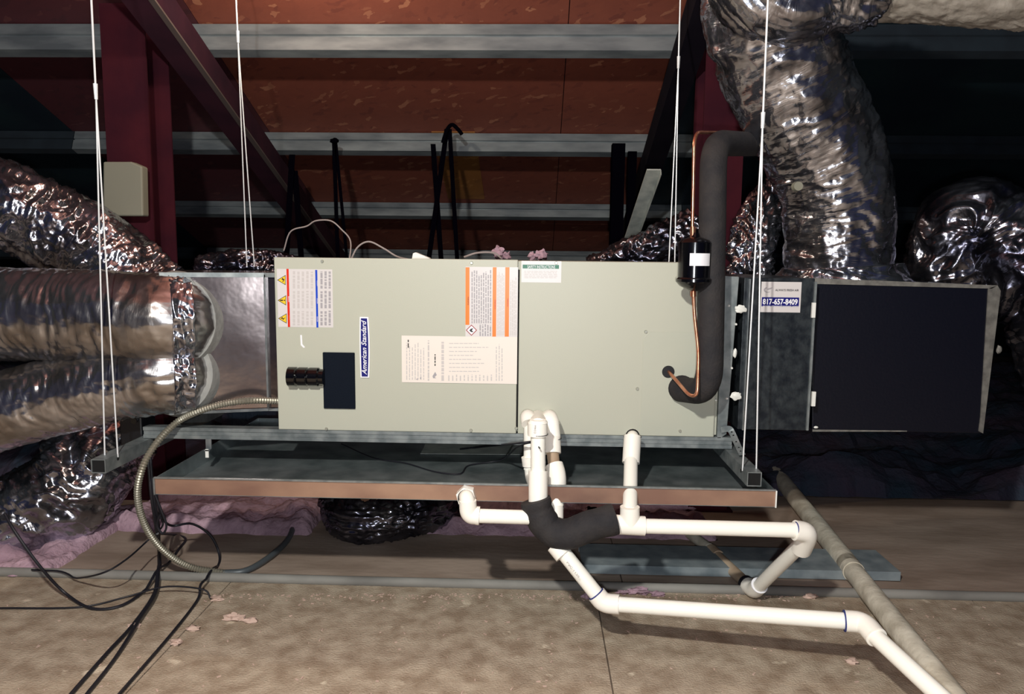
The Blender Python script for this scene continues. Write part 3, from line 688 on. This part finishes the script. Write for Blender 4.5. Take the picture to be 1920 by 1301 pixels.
# thin dark wires in the pan
pts = [F(640, 832, pz0+.006), F(700, 858, pz0+.006), F(760, 868, pz0+.006), F(815, 884, pz0+.006), F(862, 888, pz0+.006), F(880, 872, pz0+.006), F(940, 862, pz0+.02), P(970, 838, 2.2), P(1000, 830, 2.1), P(1012, 840, 1.99)]
o = MB().tube(spline(pts, 10), .0022, 6).build('control_wire', M['cable'], None, True); tag(o, 'thin black control wire trailing across the drain pan', 'wire')
pts = [F(862, 842, pz0+.008), F(900, 838, pz0+.02), P(960, 832, 2.18), P(998, 828, 2.12)]
o = MB().tube(spline(pts, 10), .0035, 6).build('control_wire', M['cable'], None, True); tag(o, 'short thick black wire above the grey sheet in the pan', 'wire')
# ------------------------------------------------------------------ suspension wires
def wirepair(label, top, knot, ends, r=.0022, top_obj=None):
    t = thing('suspension_wire', label, 'wire', ends[0], 'steel suspension wires of the support frame')
    if top: MB().tube([top+Vector((-.002, 0, 0)), knot], r*1.25, 6).build('strand', M['wire'], t, True)
    for e in ends: MB().tube([knot, e], r, 6).build('strand', M['wire'], t, True)
    if top: MB().tube([knot+Vector((0, 0, .03)), knot+Vector((0, 0, -.012))], [.006, .0045], 8).build('crimp', M['wire'], t, True)
def roofhit(px, py, Y):     # up to the roof
    p = P(px, py, Y); return Vector((p.x, Y, roofz(Y)-.005))
e1 = Vector((LA[0]+.012, YE+.05, LA[3])); e2 = Vector((LA[1], YE+.065, LA[3]-.010))
wirepair('front left suspension wire pair crossing the left foil ducts', roofhit(176, 0, YE+.05), P(180, 178, YE+.05), [e1, e2])
e1 = Vector((RA[0], YE+.05, RA[3]-.01)); e2 = Vector((RA[1]-.004, YE+.04, RA[3]))
wirepair('front right suspension wire pair in front of the filter cabinet', roofhit(1437, 0, YE+.05), P(1430, 232, YE+.05), [e1, e2])
YW = YF+.50
wirepair('rear left suspension wire pair behind the cabinet top left', roofhit(442, 30, YW), P(446, 74, YW), [P(463, 500, YW), P(477, 500, YW)], .0022)
wirepair('rear right suspension wire pair beside the filter drier', roofhit(1273, 60, YW), P(1272, 122, YW), [P(1254, 497, YW), P(1265, 497, YW)], .0022)
# ------------------------------------------------------------------ copper and suction line
CL = thing('liquid_line', 'thin bare copper refrigerant line running through the black drier', 'pipe', P(1300, 545, 2.17))
up = [P(1440, 250, 2.62), P(1318, 249, 2.24), P(1306, 262, 2.20), P(1298, 440, 2.17)]
MB().tube(fillet([P(1560, 262, 3.1), P(1440, 250, 2.84), P(1302, 248, 2.20), P(1298, 442, 2.17)], .045, 8), .0052, 12).build('upper_tube', M['copper'], CL, True)
MB().tube(fillet([P(1300, 542, 2.17), P(1302, 590, 2.17), P(1310, 660, 2.15), P(1308, 742, 2.12), P(1293, 742, 2.14), P(1254, 697, YF-.002)], .03, 6), .0052, 12).build('lower_tube', M['copper'], CL, True)
for (a, b) in (((1299, 425), (1299, 446)), ((1300, 540), (1300, 556))):
    MB().tube([P(*a, 2.17), P(*b, 2.17)], .0085, 12).build('flare_nut', M['copper'], CL, True)
FD = thing('filter_drier', 'glossy black filter drier cylinder with white label on copper line', 'filter drier', P(1300, 545, 2.17))
zz = lambda py: P(1300, py, 2.17).z
px_ = P(1302, 490, 2.17).x
prof = [(436, .010), (444, .014), (450, .040), (455, .046), (520, .046), (523, .051), (528, .051), (536, .040), (544, .016), (546, .010)]
MB().tube([Vector((px_, 2.17, zz(a))) for a, r in prof], [r for a, r in prof], 32).build('canister', M['enamel'], FD, True)
lb = MB(); n = 14; zz1, zz0 = zz(475), zz(498)
for i in range(n):
    a0, a1 = [math.radians(-118+i_*(80/n)) for i_ in (i, i+1)]
    f0 = lambda a_, z_: Vector((px_+.0466*math.cos(a_), 2.17+.0466*math.sin(a_), z_))
    lb.quad(f0(a0, zz0), f0(a1, zz0), f0(a1, zz1), f0(a0, zz1))
lb.build('label_wrap', M['white'], FD, label='white paper label')
o = MB().tube(fillet([P(1640, 310, 3.2), P(1460, 272, 2.86), P(1338, 268, 2.26), P(1336, 400, 2.20), P(1334, 520, 2.19), P(1330, 736, 2.16), P(1275, 730, YF-.004)], .085, 9), .0385, 28).build('suction_line', M['foam'], None, True)
tag(o, 'thick black foam-insulated suction line bending into the cabinet face', 'pipe')
# ------------------------------------------------------------------ PVC drains
RP = .0205
def pipe(t, pts, r=RP, m=None, name='pipe', label=None):
    return MB().tube(pts, r, 20).build(name, m or M['pvc'], t, True, label=label)
def elbow(t, a, c, b, r=.0262, m=None, name='elbow', n=8):
    # a -> corner c -> b with sleeves
    pts = fillet([a, c, b], min((a-c).length, (b-c).length)*.72, n)
    return MB().tube(pts, r, 22).build(name, m or M['pvcend'], t, True)
def coupling(t, a, b, r=.0262, name='coupling', m=None):
    return MB().tube([a, b], r, 22).build(name, m or M['pvcend'], t, True, bev=.001)
# primary drain: port -> tee -> down into foam trap
PD = thing('condensate_drain', 'white pipe cluster dropping from the cabinet seam into black foam', 'drain pipe', P(1008, 945, 2.0))
yq = 2.03
MB().tube([P(1008, 792, yq), P(1008, 816, yq)], .0275, 24).build('tee', M['pvcend'], PD, True)
coupling(PD, P(1009, 783, YF-.01), P(1009, 800, yq), .024, 'tee_branch')
text('lettering', 'D2466', P(1005, 812, yq-.0283), Z_, -X_, .008, M['greyink'], PD, width=.022)
pipe(PD, [P(1009, 814, yq), P(1009, 885, yq)])
coupling(PD, P(1009, 883, yq), P(1009, 944, yq-.02), .0268)
MB().tube([P(1009, 787, yq), P(1009, 792, yq)], [.022, .0275], 24).build('tee_cap', M['pvcend'], PD, True)
# left rear riser
pipe(PD, [P(993, 795, YF-.09), P(993, 880, YF-.10)], .018)
coupling(PD, P(992, 856, YF-.10), P(994, 872, YF-.10), .0235)
elbow(PD, P(992, 795, YF-.11), P(990, 782, YF-.09), P(990, 782, YF-.005), .023)
pipe(PD, fillet([P(993, 870, YF-.10), P(996, 895, YF-.10), P(1004, 915, yq)], .02), .018)
# right riser with offset
elbow(PD, P(1036, 800, YF-.10), P(1031, 784, YF-.09), P(1029, 782, YF-.005), .024)
pipe(PD, [P(1034, 792, YF-.12), P(1037, 822, YF-.14)], .0225)
coupling(PD, P(1034, 820, YF-.14), P(1035, 850, YF-.16), .0265)
pipe(PD, [P(1036, 845, YF-.16), P(1040, 885, YF-.17)], .0175, M['pvcold'], label='dusty offset pipe')
elbow(PD, P(1039, 872, YF-.17), P(1045, 892, YF-.19), P(1044, 925, YF-.20), .0265)
pipe(PD, [P(1043, 915, YF-.20), P(1043, 955, YF-.22)], .0215)
coupling(PD, P(1043, 947, YF-.225), P(1043, 978, YF-.235), .0205, 'end_stub')
for (a, b, r) in (((1009, 813.5), yq, .0278), ((1036, 821), YF-.14, .0268), ((1043, 948.5), YF-.222, .0222)):
    p = P(*a, b); MB().tube([p+Vector((0, 0, .0008)), p-Vector((0, 0, .0008))], r, 20).build('cement_ring', M['ink'], PD, True)
# foam trap sleeve
o = MB().tube(fillet([P(1003, 940, 2.0), P(1010, 985, 2.0), P(1052, 1010, 1.985), P(1095, 985, 1.98), P(1152, 975, 1.985)], .07, 8), [.036]*2+[.0385]*50, 28) if False else None
fp = spline([P(1004, 938, 2.0), P(1012, 965, 1.995), P(1032, 994, 1.985), P(1065, 1001, 1.975), P(1105, 986, 1.975), P(1153, 973, 1.985)], 8)
fr_ = [.042+.003*noise.noise(Vector((i*.3, 0, 0))) for i in range(len(fp))]
o = MB().tube(fp, fr_, 28).build('foam_trap_sleeve', M['foam'], None, True)
tag(o, 'black foam sleeve wrapped round the drain trap below the cabinet', 'pipe insulation')
# pan outlet -> left pipe
YO = YPn-.05
PO = thing('pan_outlet', 'white outlet elbow on the drain pan front lip with short horizontal pipe', 'drain pipe', P(880, 965, YO))
p = P(875, 927, YPn-.005)
MB().tube([p+Vector((0, .004, 0)), p+Vector((0, -.026, 0))], .0285, 6).build('hex_nut', M['pvcend'], PO)
MB().tube([p+Vector((0, -.026, 0)), p+Vector((0, -.032, 0))], .0225, 20).build('seal_ring', M['ink'], PO, True)
elbow(PO, p+Vector((0, -.024, 0)), P(875, 932, YPn-.075), P(878, 950, YPn-.075), .0205)
elbow(PO, P(877, 938, YPn-.075), P(878, 966, YPn-.075), P(899, 967, YPn-.075), .024)
coupling(PO, P(893, 966.5, YPn-.075), P(899, 967, YPn-.075), .0255)
pipe(PO, [P(895, 967, YPn-.075), P(1000, 970, YPn-.07)], .0195)
# riser + tee + horizontal run + back down to floor
YT = 2.0
SD = thing('overflow_drain', 'white riser, tee and long horizontal pipe turning down to the floor', 'drain pipe', P(1183, 985, YT))
pA_ = P(1186, 820, YF-.045)
coupling(SD, P(1186, 818, YF-.06), P(1183, 868, YF-.10), .0262)
MB().tube([P(1186, 817.5, YF-.06), P(1186, 819.5, YF-.06)], .0268, 20).build('cement_ring', M['ink'], SD, True)
elbow(SD, P(1186, 826, YF-.062), P(1186, 818, YF-.05), P(1186, 818, YF-.003), .018)
pipe(SD, [P(1183, 862, YF-.10), P(1181, 960, YT)])
coupling(SD, P(1181, 950, YT), P(1181, 984, YT), .0268, 'tee')
coupling(SD, P(1153, 983, YT), P(1209, 986, YT), .0268, 'tee')
pipe(SD, [P(1150, 980, YT), P(1158, 983, YT)])
pipe(SD, [P(1205, 986, YT), P(1500, 994, 1.98)])
E1 = P(1516, 998, 1.985)
elbow(SD, P(1490, 994, 1.98), E1, P(1502, 1030, 2.03), .0275)
p = P(1492, 993.5, 1.98); MB().tube([p, p+Vector((.006, 0, 0))], .0228, 20).build('primer_ring', M['primer'], SD, True)
E2 = F(1414, 1108, .028)
pipe(SD, [P(1510, 1012, 1.995), E2+(P(1510, 1012, 1.995)-E2)*.03], .020, label='pipe slanting back down to the floor')
E3 = F(1330, 1028, .024)
mid = P(1421, 1092, E2.y-.02)
elbow(SD, E2+(E1-E2).normalized()*.05, E2, E2+(E3-E2).normalized()*.045, .0255)
E4 = F(1280, 992, .024)
pipe(SD, [E2+(E3-E2).normalized()*.02, E3+(E2-E3).normalized()*.02], .019, M['pvcold'], label='dusty cream pipe running away along the floor')
coupling(SD, E3.lerp(E2, .22), E3.lerp(E2, .05), .0235, 'coupling', M['pvcold'])
pipe(SD, [E3, E4], .019, M['oldpipe'], label='dull grey far end of the floor pipe')
p = E2+(E3-E2).normalized()*.05; MB().tube([p, p+(E3-E2).normalized()*.012], .026, 20).build('primer_ring', M['cable'], SD, True)
p = E2+(E1-E2).normalized()*.048; MB().tube([p, p+(E1-E2).normalized()*.003], .0262, 20).build('collar_ring', M['white'], SD, True)
# lower long run
LD = thing('floor_drain', 'long white drain pipe crossing low in front towards the bottom right', 'drain pipe', P(1130, 1130, 1.93))
G0, G1, G2, G3 = P(1050, 1028, 1.98), P(1132, 1131, 1.94), P(1612, 1166, 1.80), P(1790, 1330, 1.52)
MB().tube([P(1040, 1022, 1.985), P(1056, 1042, 1.97)], .024, 22).build('coupling', M['pvcend'], LD, True)
pipe(LD, [G0, G1])
text('lettering', 'PVC 1120', P(1062, 1055, 1.935), (G1-G0).normalized(), Vector((0, 1, 0)).cross((G1-G0).normalized())*-1, .008, M['greyink'], LD, width=.05, up=.002)
elbow(LD, G1+(G0-G1).normalized()*.03, G1, G1+(G2-G1).normalized()*.042, .0262)
p = G1+(G0-G1).normalized()*.028; MB().tube([p, p+(G0-G1).normalized()*.005], .0235, 20).build('primer_ring', M['primer'], LD, True)
pipe(LD, [G1+(G2-G1).normalized()*.02, G2])
elbow(LD, G2+(G1-G2).normalized()*.035, G2+Vector((.01, 0, 0)), G2+(G3-G2).normalized()*.06, .0262)
p = G2+(G1-G2).normalized()*.034; MB().tube([p, p+(G1-G2).normalized()*.003], .0268, 20).build('primer_ring', M['primer'], LD, True)
pipe(LD, [G2, G3], .0205)
# continues to the deck, out of frame
G4 = Vector((G3.x+.25, G3.y-.25, .022)); pipe(LD, [G3, G4])
# ------------------------------------------------------------------ floor items: old pipe, stud, loops
OA, OB = F(1440, 868, .05), F(1800, 1325, .034)
OP = thing('old_floor_pipe', 'long dusty grey pipe lying along the deck at right', 'pipe', OB)
u_ = (OB-OA)
om = OA+u_*.62
MB().tube([OA, om], .036, 20).build('far_length', M['oldpipe'], OP, True)
MB().tube([om-u_*.02, om+u_*.015], .036, 20).build('joint', M['oldpipe'], OP, True)
MB().tube([om, OB], .033, 20).build('near_length', M['oldpipe'], OP, True)
# galvanised stud on the deck
a, b, c, d = F(1085, 1018, .04), F(1640, 1030, .04), F(1690, 1072, .04), F(1092, 1050, .04)
ST = thing('metal_stud', 'blue-grey galvanised channel lying on the deck behind the white pipes', 'stud', (a+b)/2)
yc0, yc1 = c.y, a.y
X0, X1 = a.x, (b.x+c.x)/2
MB().box(X0, X1, yc0, yc1, .036, .039).build('web', M['stud'], ST)
MB().box(X0, X1, yc0, yc0+.003, .008, .036).build('flange', M['stud'], ST)
MB().box(X0, X1, yc1-.003, yc1, .008, .036).build('flange', M['stud'], ST)
# flexible conduit
CF = thing('flexible_conduit', 'ribbed metal flexible conduit looping from cabinet to the deck', 'conduit', P(262, 900, 2.2))
cp = [P(530, 752, YF+.05), P(470, 751, 2.26), P(420, 757, 2.25), P(370, 772, 2.25), P(330, 793, 2.26), P(290, 835, 2.20), P(266, 880, 2.17), P(258, 930, 2.18), P(272, 985, 2.22), P(305, 1030, 2.27), P(355, 1062, 2.33), F(420, 1074, .015)]
sp = resample(spline(cp, 14), .0042)
MB().tube(sp, [.0115 if i % 2 else .0088 for i in range(len(sp))], 12).build('ribbed_hose', M['conduit'], CF, False)
cp2 = [F(418, 1074, .015), F(460, 1070, .016), F(500, 1048, .018), F(535, 1018, .018), F(548, 992, .02), F(535, 988, .02)]
MB().tube(spline(cp2, 10), .0105, 12).build('sealed_hose', M['conduitdark'], CF, True, label='smooth grey end of the conduit')
# black cables
def cable(label, pts, r=.004):
    q = spline(pts, 9); yc_ = F(900, 1100).y
    for p in q:
        d = abs(p.y-yc_)
        if p.z < .2 and d < .09: p.z = max(p.z, .026+r-max(0, d-.022)*.3)
    o = MB().tube(q, r, 8).build('power_cable', M['cable'], None, True); return tag(o, label, 'cable', 'black cables at the lower left')
cable('black cable dropping from the tube end and running to the bottom left corner', [P(277, 850, 2.25), P(284, 930, 2.25), P(292, 985, 2.3), F(300, 1060, .007), F(290, 1110, .007), F(250, 1170, .007), F(200, 1225, .006), F(130, 1305, .006), F(100, 1345, .006)], .005)
cable('second black cable twisted with the first, ending a little further right', [P(281, 850, 2.27), P(288, 930, 2.26), P(297, 985, 2.32), F(298, 1040, .016), F(294, 1105, .016), F(262, 1160, .014), F(215, 1235, .006), F(160, 1305, .006), F(130, 1345, .006)], .005)
cable('black cable sagging across the deck from the left foil duct', [P(8, 962, 2.15), P(30, 1000, 2.12), F(75, 1062, .13), F(120, 1110, .03), F(170, 1140, .006), F(225, 1136, .006), F(270, 1108, .008), F(305, 1070, .008), F(335, 1030, .008), F(348, 1010, .008), F(325, 1002, .012), P(295, 1000, 2.32)], .0045)
cable('black cable arching in a wide loop right of the bundle then to the bottom', [P(290, 900, 2.28), P(300, 960, 2.3), F(320, 985, .13), F(360, 982, .13), F(395, 1005, .08), F(412, 1045, .012), F(400, 1075, .01), F(377, 1095, .03), F(370, 1125, .006), F(320, 1190, .006), F(222, 1303, .006), F(190, 1340, .006)], .0042)
cable('thin black cable curving left over the pink insulation heap', [P(295, 960, 2.3), P(305, 985, 2.32), F(275, 1015, .12), F(235, 1050, .12), F(190, 1075, .10), F(130, 1085, .01), F(60, 1080, .007)], .003)
cable('thin black cable running left along the grey curb', [F(395, 1122, .005), F(380, 1105, .03), F(310, 1100, .03), F(240, 1118, .005), F(150, 1138, .005), F(0, 1140, .005)], .0028)
cable('looped black cable end hanging beside the drain pan corner', [P(282, 905, 2.26), P(302, 955, 2.27), P(312, 985, 2.28), P(305, 1000, 2.28), P(295, 985, 2.28), P(300, 965, 2.27)], .0035)
# ------------------------------------------------------------------ foil ducts
def ductthing(label, pts, r, m, seed, sleeves=(), **k):
    t = thing('foil_duct', label, 'duct', pts[0], 'silver foil flexible ducts')
    duct('foil_jacket', pts, r, m, t, seed, **k)
    return t
c1 = [P(-260, 585, 2.26), P(-40, 588, 2.27), P(120, 592, 2.275), P(240, 597, 2.275), P(300, 600, 2.28), P(330, 601, 2.31), P(345, 602, 2.40)]
t1 = ductthing('thick silver foil duct, upper of the two entering the supply plenum', c1, .148, M['duct1'], 1, amp=.005, crum=.003, freq=44)
c2 = [P(-260, 822, 2.18), P(-60, 786, 2.22), P(110, 742, 2.26), P(240, 714, 2.275), P(300, 704, 2.28), P(332, 702, 2.31), P(348, 702, 2.40)]
t2 = ductthing('thick silver foil duct, lower of the two entering the supply plenum', c2, .124, M['duct1'], 2, amp=.005, crum=.003, freq=44)
def ring(t, c, d, r, name, m, w=.02, seed=0):   # crumpled collar
    d = d.normalized(); pts = [c-d*w, c-d*w*.4, c+d*w*.4, c+d*w]
    duct(name, pts, r, m, t, seed, amp=.012, crum=.012, freq=40, step=.004, seg=100)
dd = Vector((.86, .50, 0))
ring(t1, P(338, 600, 2.285), dd, .146, 'crimped_collar', M['duct2'], .03, 3)
ring(t2, P(342, 703, 2.285), dd, .123, 'crimped_collar', M['duct2'], .03, 4)
MB().tube([P(318, 601, 2.275), P(332, 601, 2.32)], [.148, .157], 40).build('mastic_ring', M['mastic'], t1, True)
MB().tube([P(326, 702, 2.275), P(340, 702, 2.32)], [.126, .136], 40).build('mastic_ring', M['mastic'], t2, True)
# crumpled duct upper left behind
ductthing('crumpled bright foil duct rising at the far left behind the others', [P(-160, 345, 2.75), P(-20, 375, 2.8), P(90, 420, 2.86), P(190, 478, 2.92), P(290, 560, 2.95)], .17, M['duct2'], 5, amp=.022, crum=.012, freq=20)
# lower left elbow duct
ductthing('crumpled foil duct bending down under the lower left duct', [P(215, 800, 2.9), P(185, 850, 2.78), P(130, 920, 2.68), P(40, 975, 2.62), P(-90, 1010, 2.6)], .185, M['duct2'], 6, amp=.02, crum=.012, freq=18)
# beneath pan
g0 = F(640, 985, .075); 
ductthing('small crinkled foil duct lying on the deck under the drain pan', [F(600, 978, .075)+Vector((0, .25, 0)), F(660, 975, .08), F(740, 972, .08), F(815, 968, .075)+Vector((0, .1, 0)), F(850, 950, .075)+Vector((0, .35, 0))], .085, M['duct3'], 7, amp=.016, crum=.012, freq=30)
# big right duct
c5 = [P(1440, -60, 2.42), P(1442, 40, 2.45), P(1478, 150, 2.50), P(1528, 250, 2.56), P(1562, 340, 2.60), P(1572, 430, 2.62), P(1572, 530, 2.62)]
t5 = ductthing('big crinkled foil duct dropping onto the black return plenum', c5, .185, M['duct2'], 8, amp=.012, crum=.007, freq=16, rf=lambda u: 1.12-.17*u)
duct('flared_skirt', [P(1572, 498, 2.62), P(1572, 512, 2.62), P(1572, 532, 2.62)], .205, M['duct2'], t5, 9, amp=.02, crum=.014, freq=30, rf=lambda u: 1+.18*u)
# upper duct joining
c6 = [P(1392, -90, 2.30), P(1420, -30, 2.28), P(1475, 2, 2.28), P(1540, -22, 2.28), P(1640, -34, 2.28)]
t6 = ductthing('shiny foil bend over the top of the big right duct', c6, .135, M['duct2'], 10, amp=.018, crum=.010, freq=16)
t7 = thing('wrapped_duct', 'dusty grey wrapped duct running off at the top right', 'duct', P(1700, -30, 2.28))
duct('duct_wrap', [P(1560, -32, 2.30), P(1700, -30, 2.26), P(1850, -22, 2.22), P(2050, -8, 2.18)], .105, M['dustyduct'], t7, 11, amp=.006, crum=.006, freq=20)
# black tube painting the dark crease between the foil bends
MB().tube([P(1405, 58, 2.38), P(1440, 80, 2.33), P(1500, 74, 2.30), P(1555, 52, 2.36)], .008, 8).build('duct_crease', M['strap'], t6, True)
# far right arch
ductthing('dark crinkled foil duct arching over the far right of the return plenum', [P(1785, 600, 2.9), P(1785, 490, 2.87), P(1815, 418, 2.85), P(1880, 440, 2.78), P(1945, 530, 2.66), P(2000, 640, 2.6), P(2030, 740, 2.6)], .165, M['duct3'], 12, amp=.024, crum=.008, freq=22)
# small one behind suction line
ductthing('small crinkled foil duct seen between suction line and wires', [P(1405, 560, 2.95), P(1408, 480, 2.95), P(1425, 410, 3.0), P(1470, 360, 3.1)], .095, M['duct2'], 13, amp=.022, crum=.014, freq=26)
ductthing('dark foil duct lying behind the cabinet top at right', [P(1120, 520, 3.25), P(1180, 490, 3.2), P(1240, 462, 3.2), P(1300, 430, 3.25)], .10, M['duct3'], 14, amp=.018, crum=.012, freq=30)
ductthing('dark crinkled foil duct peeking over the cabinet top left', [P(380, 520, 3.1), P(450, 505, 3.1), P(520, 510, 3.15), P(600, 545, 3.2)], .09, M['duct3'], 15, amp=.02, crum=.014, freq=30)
# grommet/plug on big duct
p = P(1497, 349, 2.41)
MB().tube([p+Vector((0, .02, 0)), p+Vector((0, -.002, 0))], [.016, .014], 16).build('plug', M['lens'], t5, True)
# ------------------------------------------------------------------ black strips, thermostat wires, bits
def stripthing(label, segs):
    t = thing('hanging_strip', label, 'strap', segs[0][0], 'black strips hanging from the second purlin')
    for a, b, w_ in segs:
        d = (b-a)/2; s = Vector((w_/2, 0, 0)); MB().obox((a+b)/2, d, s, Vector((0, .002, 0))).build('strip_leg', M['strap'], t)
    return t
ys = 3.98  # flat black strips hanging before the second purlin
t = stripthing('black strip with knob hanging over the second purlin at left', [(P(626, 262, ys), P(634, 500, ys), .020), (P(629, 262, ys), P(652, 500, ys), .016)])
blob('strip_knot', P(627, 264, ys-.01), .022, M['strap'], t, 3)
t = stripthing('looped black strip with three legs beside the ochre patch', [(P(838, 242, ys), P(802, 500, ys), .026), (P(812, 270, ys+.02), P(828, 500, ys+.02), .026), (P(843, 242, ys-.01), P(858, 500, ys-.01), .022)])
MB().tube(spline([P(830, 268, ys-.02), P(838, 244, ys-.03), P(848, 234, ys-.03), P(860, 244, ys-.03), P(866, 252, ys-.02)], 5), .010, 8).build('strip_loop', M['strap'], t, True)
t = stripthing('ragged black strip mass left of the knobbed strip', [(P(548, 290, ys), P(536, 500, ys), .03), (P(553, 320, ys+.02), P(566, 500, ys+.02), .03)])
o = MB().tube(spline([P(532, 470, 2.9), P(545, 434, 2.9), P(575, 424, 2.9), P(592, 414, 2.9), P(620, 414, 2.9), P(640, 430, 2.9), P(657, 452, 2.88), P(655, 492, 2.8)], 8), .0028, 6).build('thermostat_wire', M['thin'], None, True)
tag(o, 'pale thin wire arching high above the cabinet top at left', 'wire', 'thin wires on the cabinet top')
o = MB().tube(spline([P(656, 492, 2.6), P(670, 464, 2.6), P(692, 453, 2.6), P(720, 466, 2.6), P(745, 481, 2.58), P(775, 488, 2.5)], 8), .003, 6).build('thermostat_wire', M['thin'], None, True)
tag(o, 'pale thin wire humped low on the cabinet top', 'wire', 'thin wires on the cabinet top')
o = MB().prism([P(772, 486, 2.42), P(774, 475, 2.42), P(779, 473, 2.42), P(806, 484, 2.42), P(806, 486, 2.42)], Vector((0, .03, 0))).build('wire_connector', M['caulk'], None, bev=.002)
o.location.z = 0; tag(o, 'small white wedge lying on the cabinet top', 'connector')
for i, (px, py, r) in enumerate(((935, 475, .022), (950, 480, .016), (1015, 479, .02), (998, 481, .014))):
    o = blob('insulation_tuft', P(px, py, 2.9), r, M['pink'], None, 20+i, (1, 1, 1), .9, 12)
    tag(o, ['pink fluff tuft behind the cabinet top left of the seam, larger', 'small pink fluff tuft touching the larger one behind the cabinet', 'pink fluff tuft behind the cabinet top right of the seam', 'tiny pink fluff tuft just left of the right-hand tuft'][i], 'insulation', 'pink tufts behind the cabinet')
o = MB().tube(spline([P(870, 482, 2.75), P(895, 474, 2.75), P(925, 474, 2.75), P(940, 484, 2.75)], 6), .0035, 6).build('thermostat_wire', M['thin'], None, True)
tag(o, 'pale wire end lying among pink fluff behind the cabinet', 'wire', 'thin wires on the cabinet top')
# dark clutter ridge behind the cabinet
o = lumpy('insulation_pile', -1.5, .52, 3.42, 3.88, .93, .12, M['insulshade'], 120, 20, 3, 4)
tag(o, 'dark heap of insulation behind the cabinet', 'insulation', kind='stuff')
# white board behind ducts
q = [(193, 303), (245, 303), (266, 312), (268, 405), (193, 405)]
o = MB().prism([P(*k_, 3.03) for k_ in q], Vector((0, .05, 0))).build('vent_box', M['lens'], None, bev=.006)
tag(o, 'pale beige vent box behind the far left foil duct', 'vent')
# dark junction box at left rail end
a, b = P(222, 770, YRL+.03), P(268, 838, YRL+.03)
JB = thing('junction_box', 'black electrical box at the left end of the front rail', 'junction box', ((a.x+b.x)/2, a.y, b.z))
MB().box(a.x, b.x, a.y, a.y+.09, b.z, a.z).build('box', M['black'], JB, bev=.006)
MB().tube([Vector((b.x-.02, a.y-.002, a.z-.03)), Vector((b.x-.02, a.y-.012, a.z-.03))], .01, 12).build('knockout', M['enamel'], JB, True)
# tufts and debris on the deck
tuf = [(1200, 1108, .022, 'pink fluff tuft on the deck above the long low pipe, tallest'), (1168, 1110, .012, 'small pink tuft left of the tallest tuft'), (1232, 1114, .014, 'small pink tuft right of the tallest tuft'), (1105, 1118, .014, 'pink fluff beside the blue-ringed pipe elbow'),
       (405, 1122, .014, 'pale crumb at the end of the left deck seam'), (440, 1157, .018, 'flat pale scrap on the deck right of the black cables'), (470, 1163, .014, 'pale scrap beside the flat one on the deck'), (1520, 1118, .014, 'pale crumb near the right elbow on the deck'),
       (362, 1178, .012, 'pale crumb on the deck seam between cables'), (330, 1205, .012, 'lower pale crumb on the deck seam'), (250, 1172, .012, 'white crumb under the black cable bundle'), (1600, 1240, .012, 'pale scrap at the right end of the pipe shadow')]
for i, (px, py, r, lb_) in enumerate(tuf):
    o = blob('debris_tuft', F(px, py, r*.35), r, M['pink'] if 'pink' in lb_ else M['caulk'] if False else mat('pale_debris', (196, 170, 156), .9) if i == 4 else (M['pink'] if 'pink' in lb_ else bpy.data.materials['pale_debris']), None, 40+i, (1.5, .9, .55), .9, 10)
    tag(o, lb_, 'debris', 'scraps on the deck')
mb = MB(); rnd = random.Random(3)
for i in range(420):
    if i < 260: px, py = rnd.uniform(380, 1500), 1113+abs(rnd.gauss(0, 7))
    else: px, py = rnd.uniform(0, 1900), rnd.uniform(1120, 1300)
    c = F(px, py, .0012); s = rnd.uniform(.0006, .0035); a = rnd.uniform(0, 6)
    dx, dy = Vector((math.cos(a), math.sin(a), 0))*s*1.6, Vector((-math.sin(a), math.cos(a), 0))*s*.6
    mb.obox(c, dx, dy, Vector((0, 0, .001)))
tag(mb.build('floor_grit', bpy.data.materials['pale_debris'], None), 'pale grit and chips scattered over the deck', 'debris', kind='stuff')
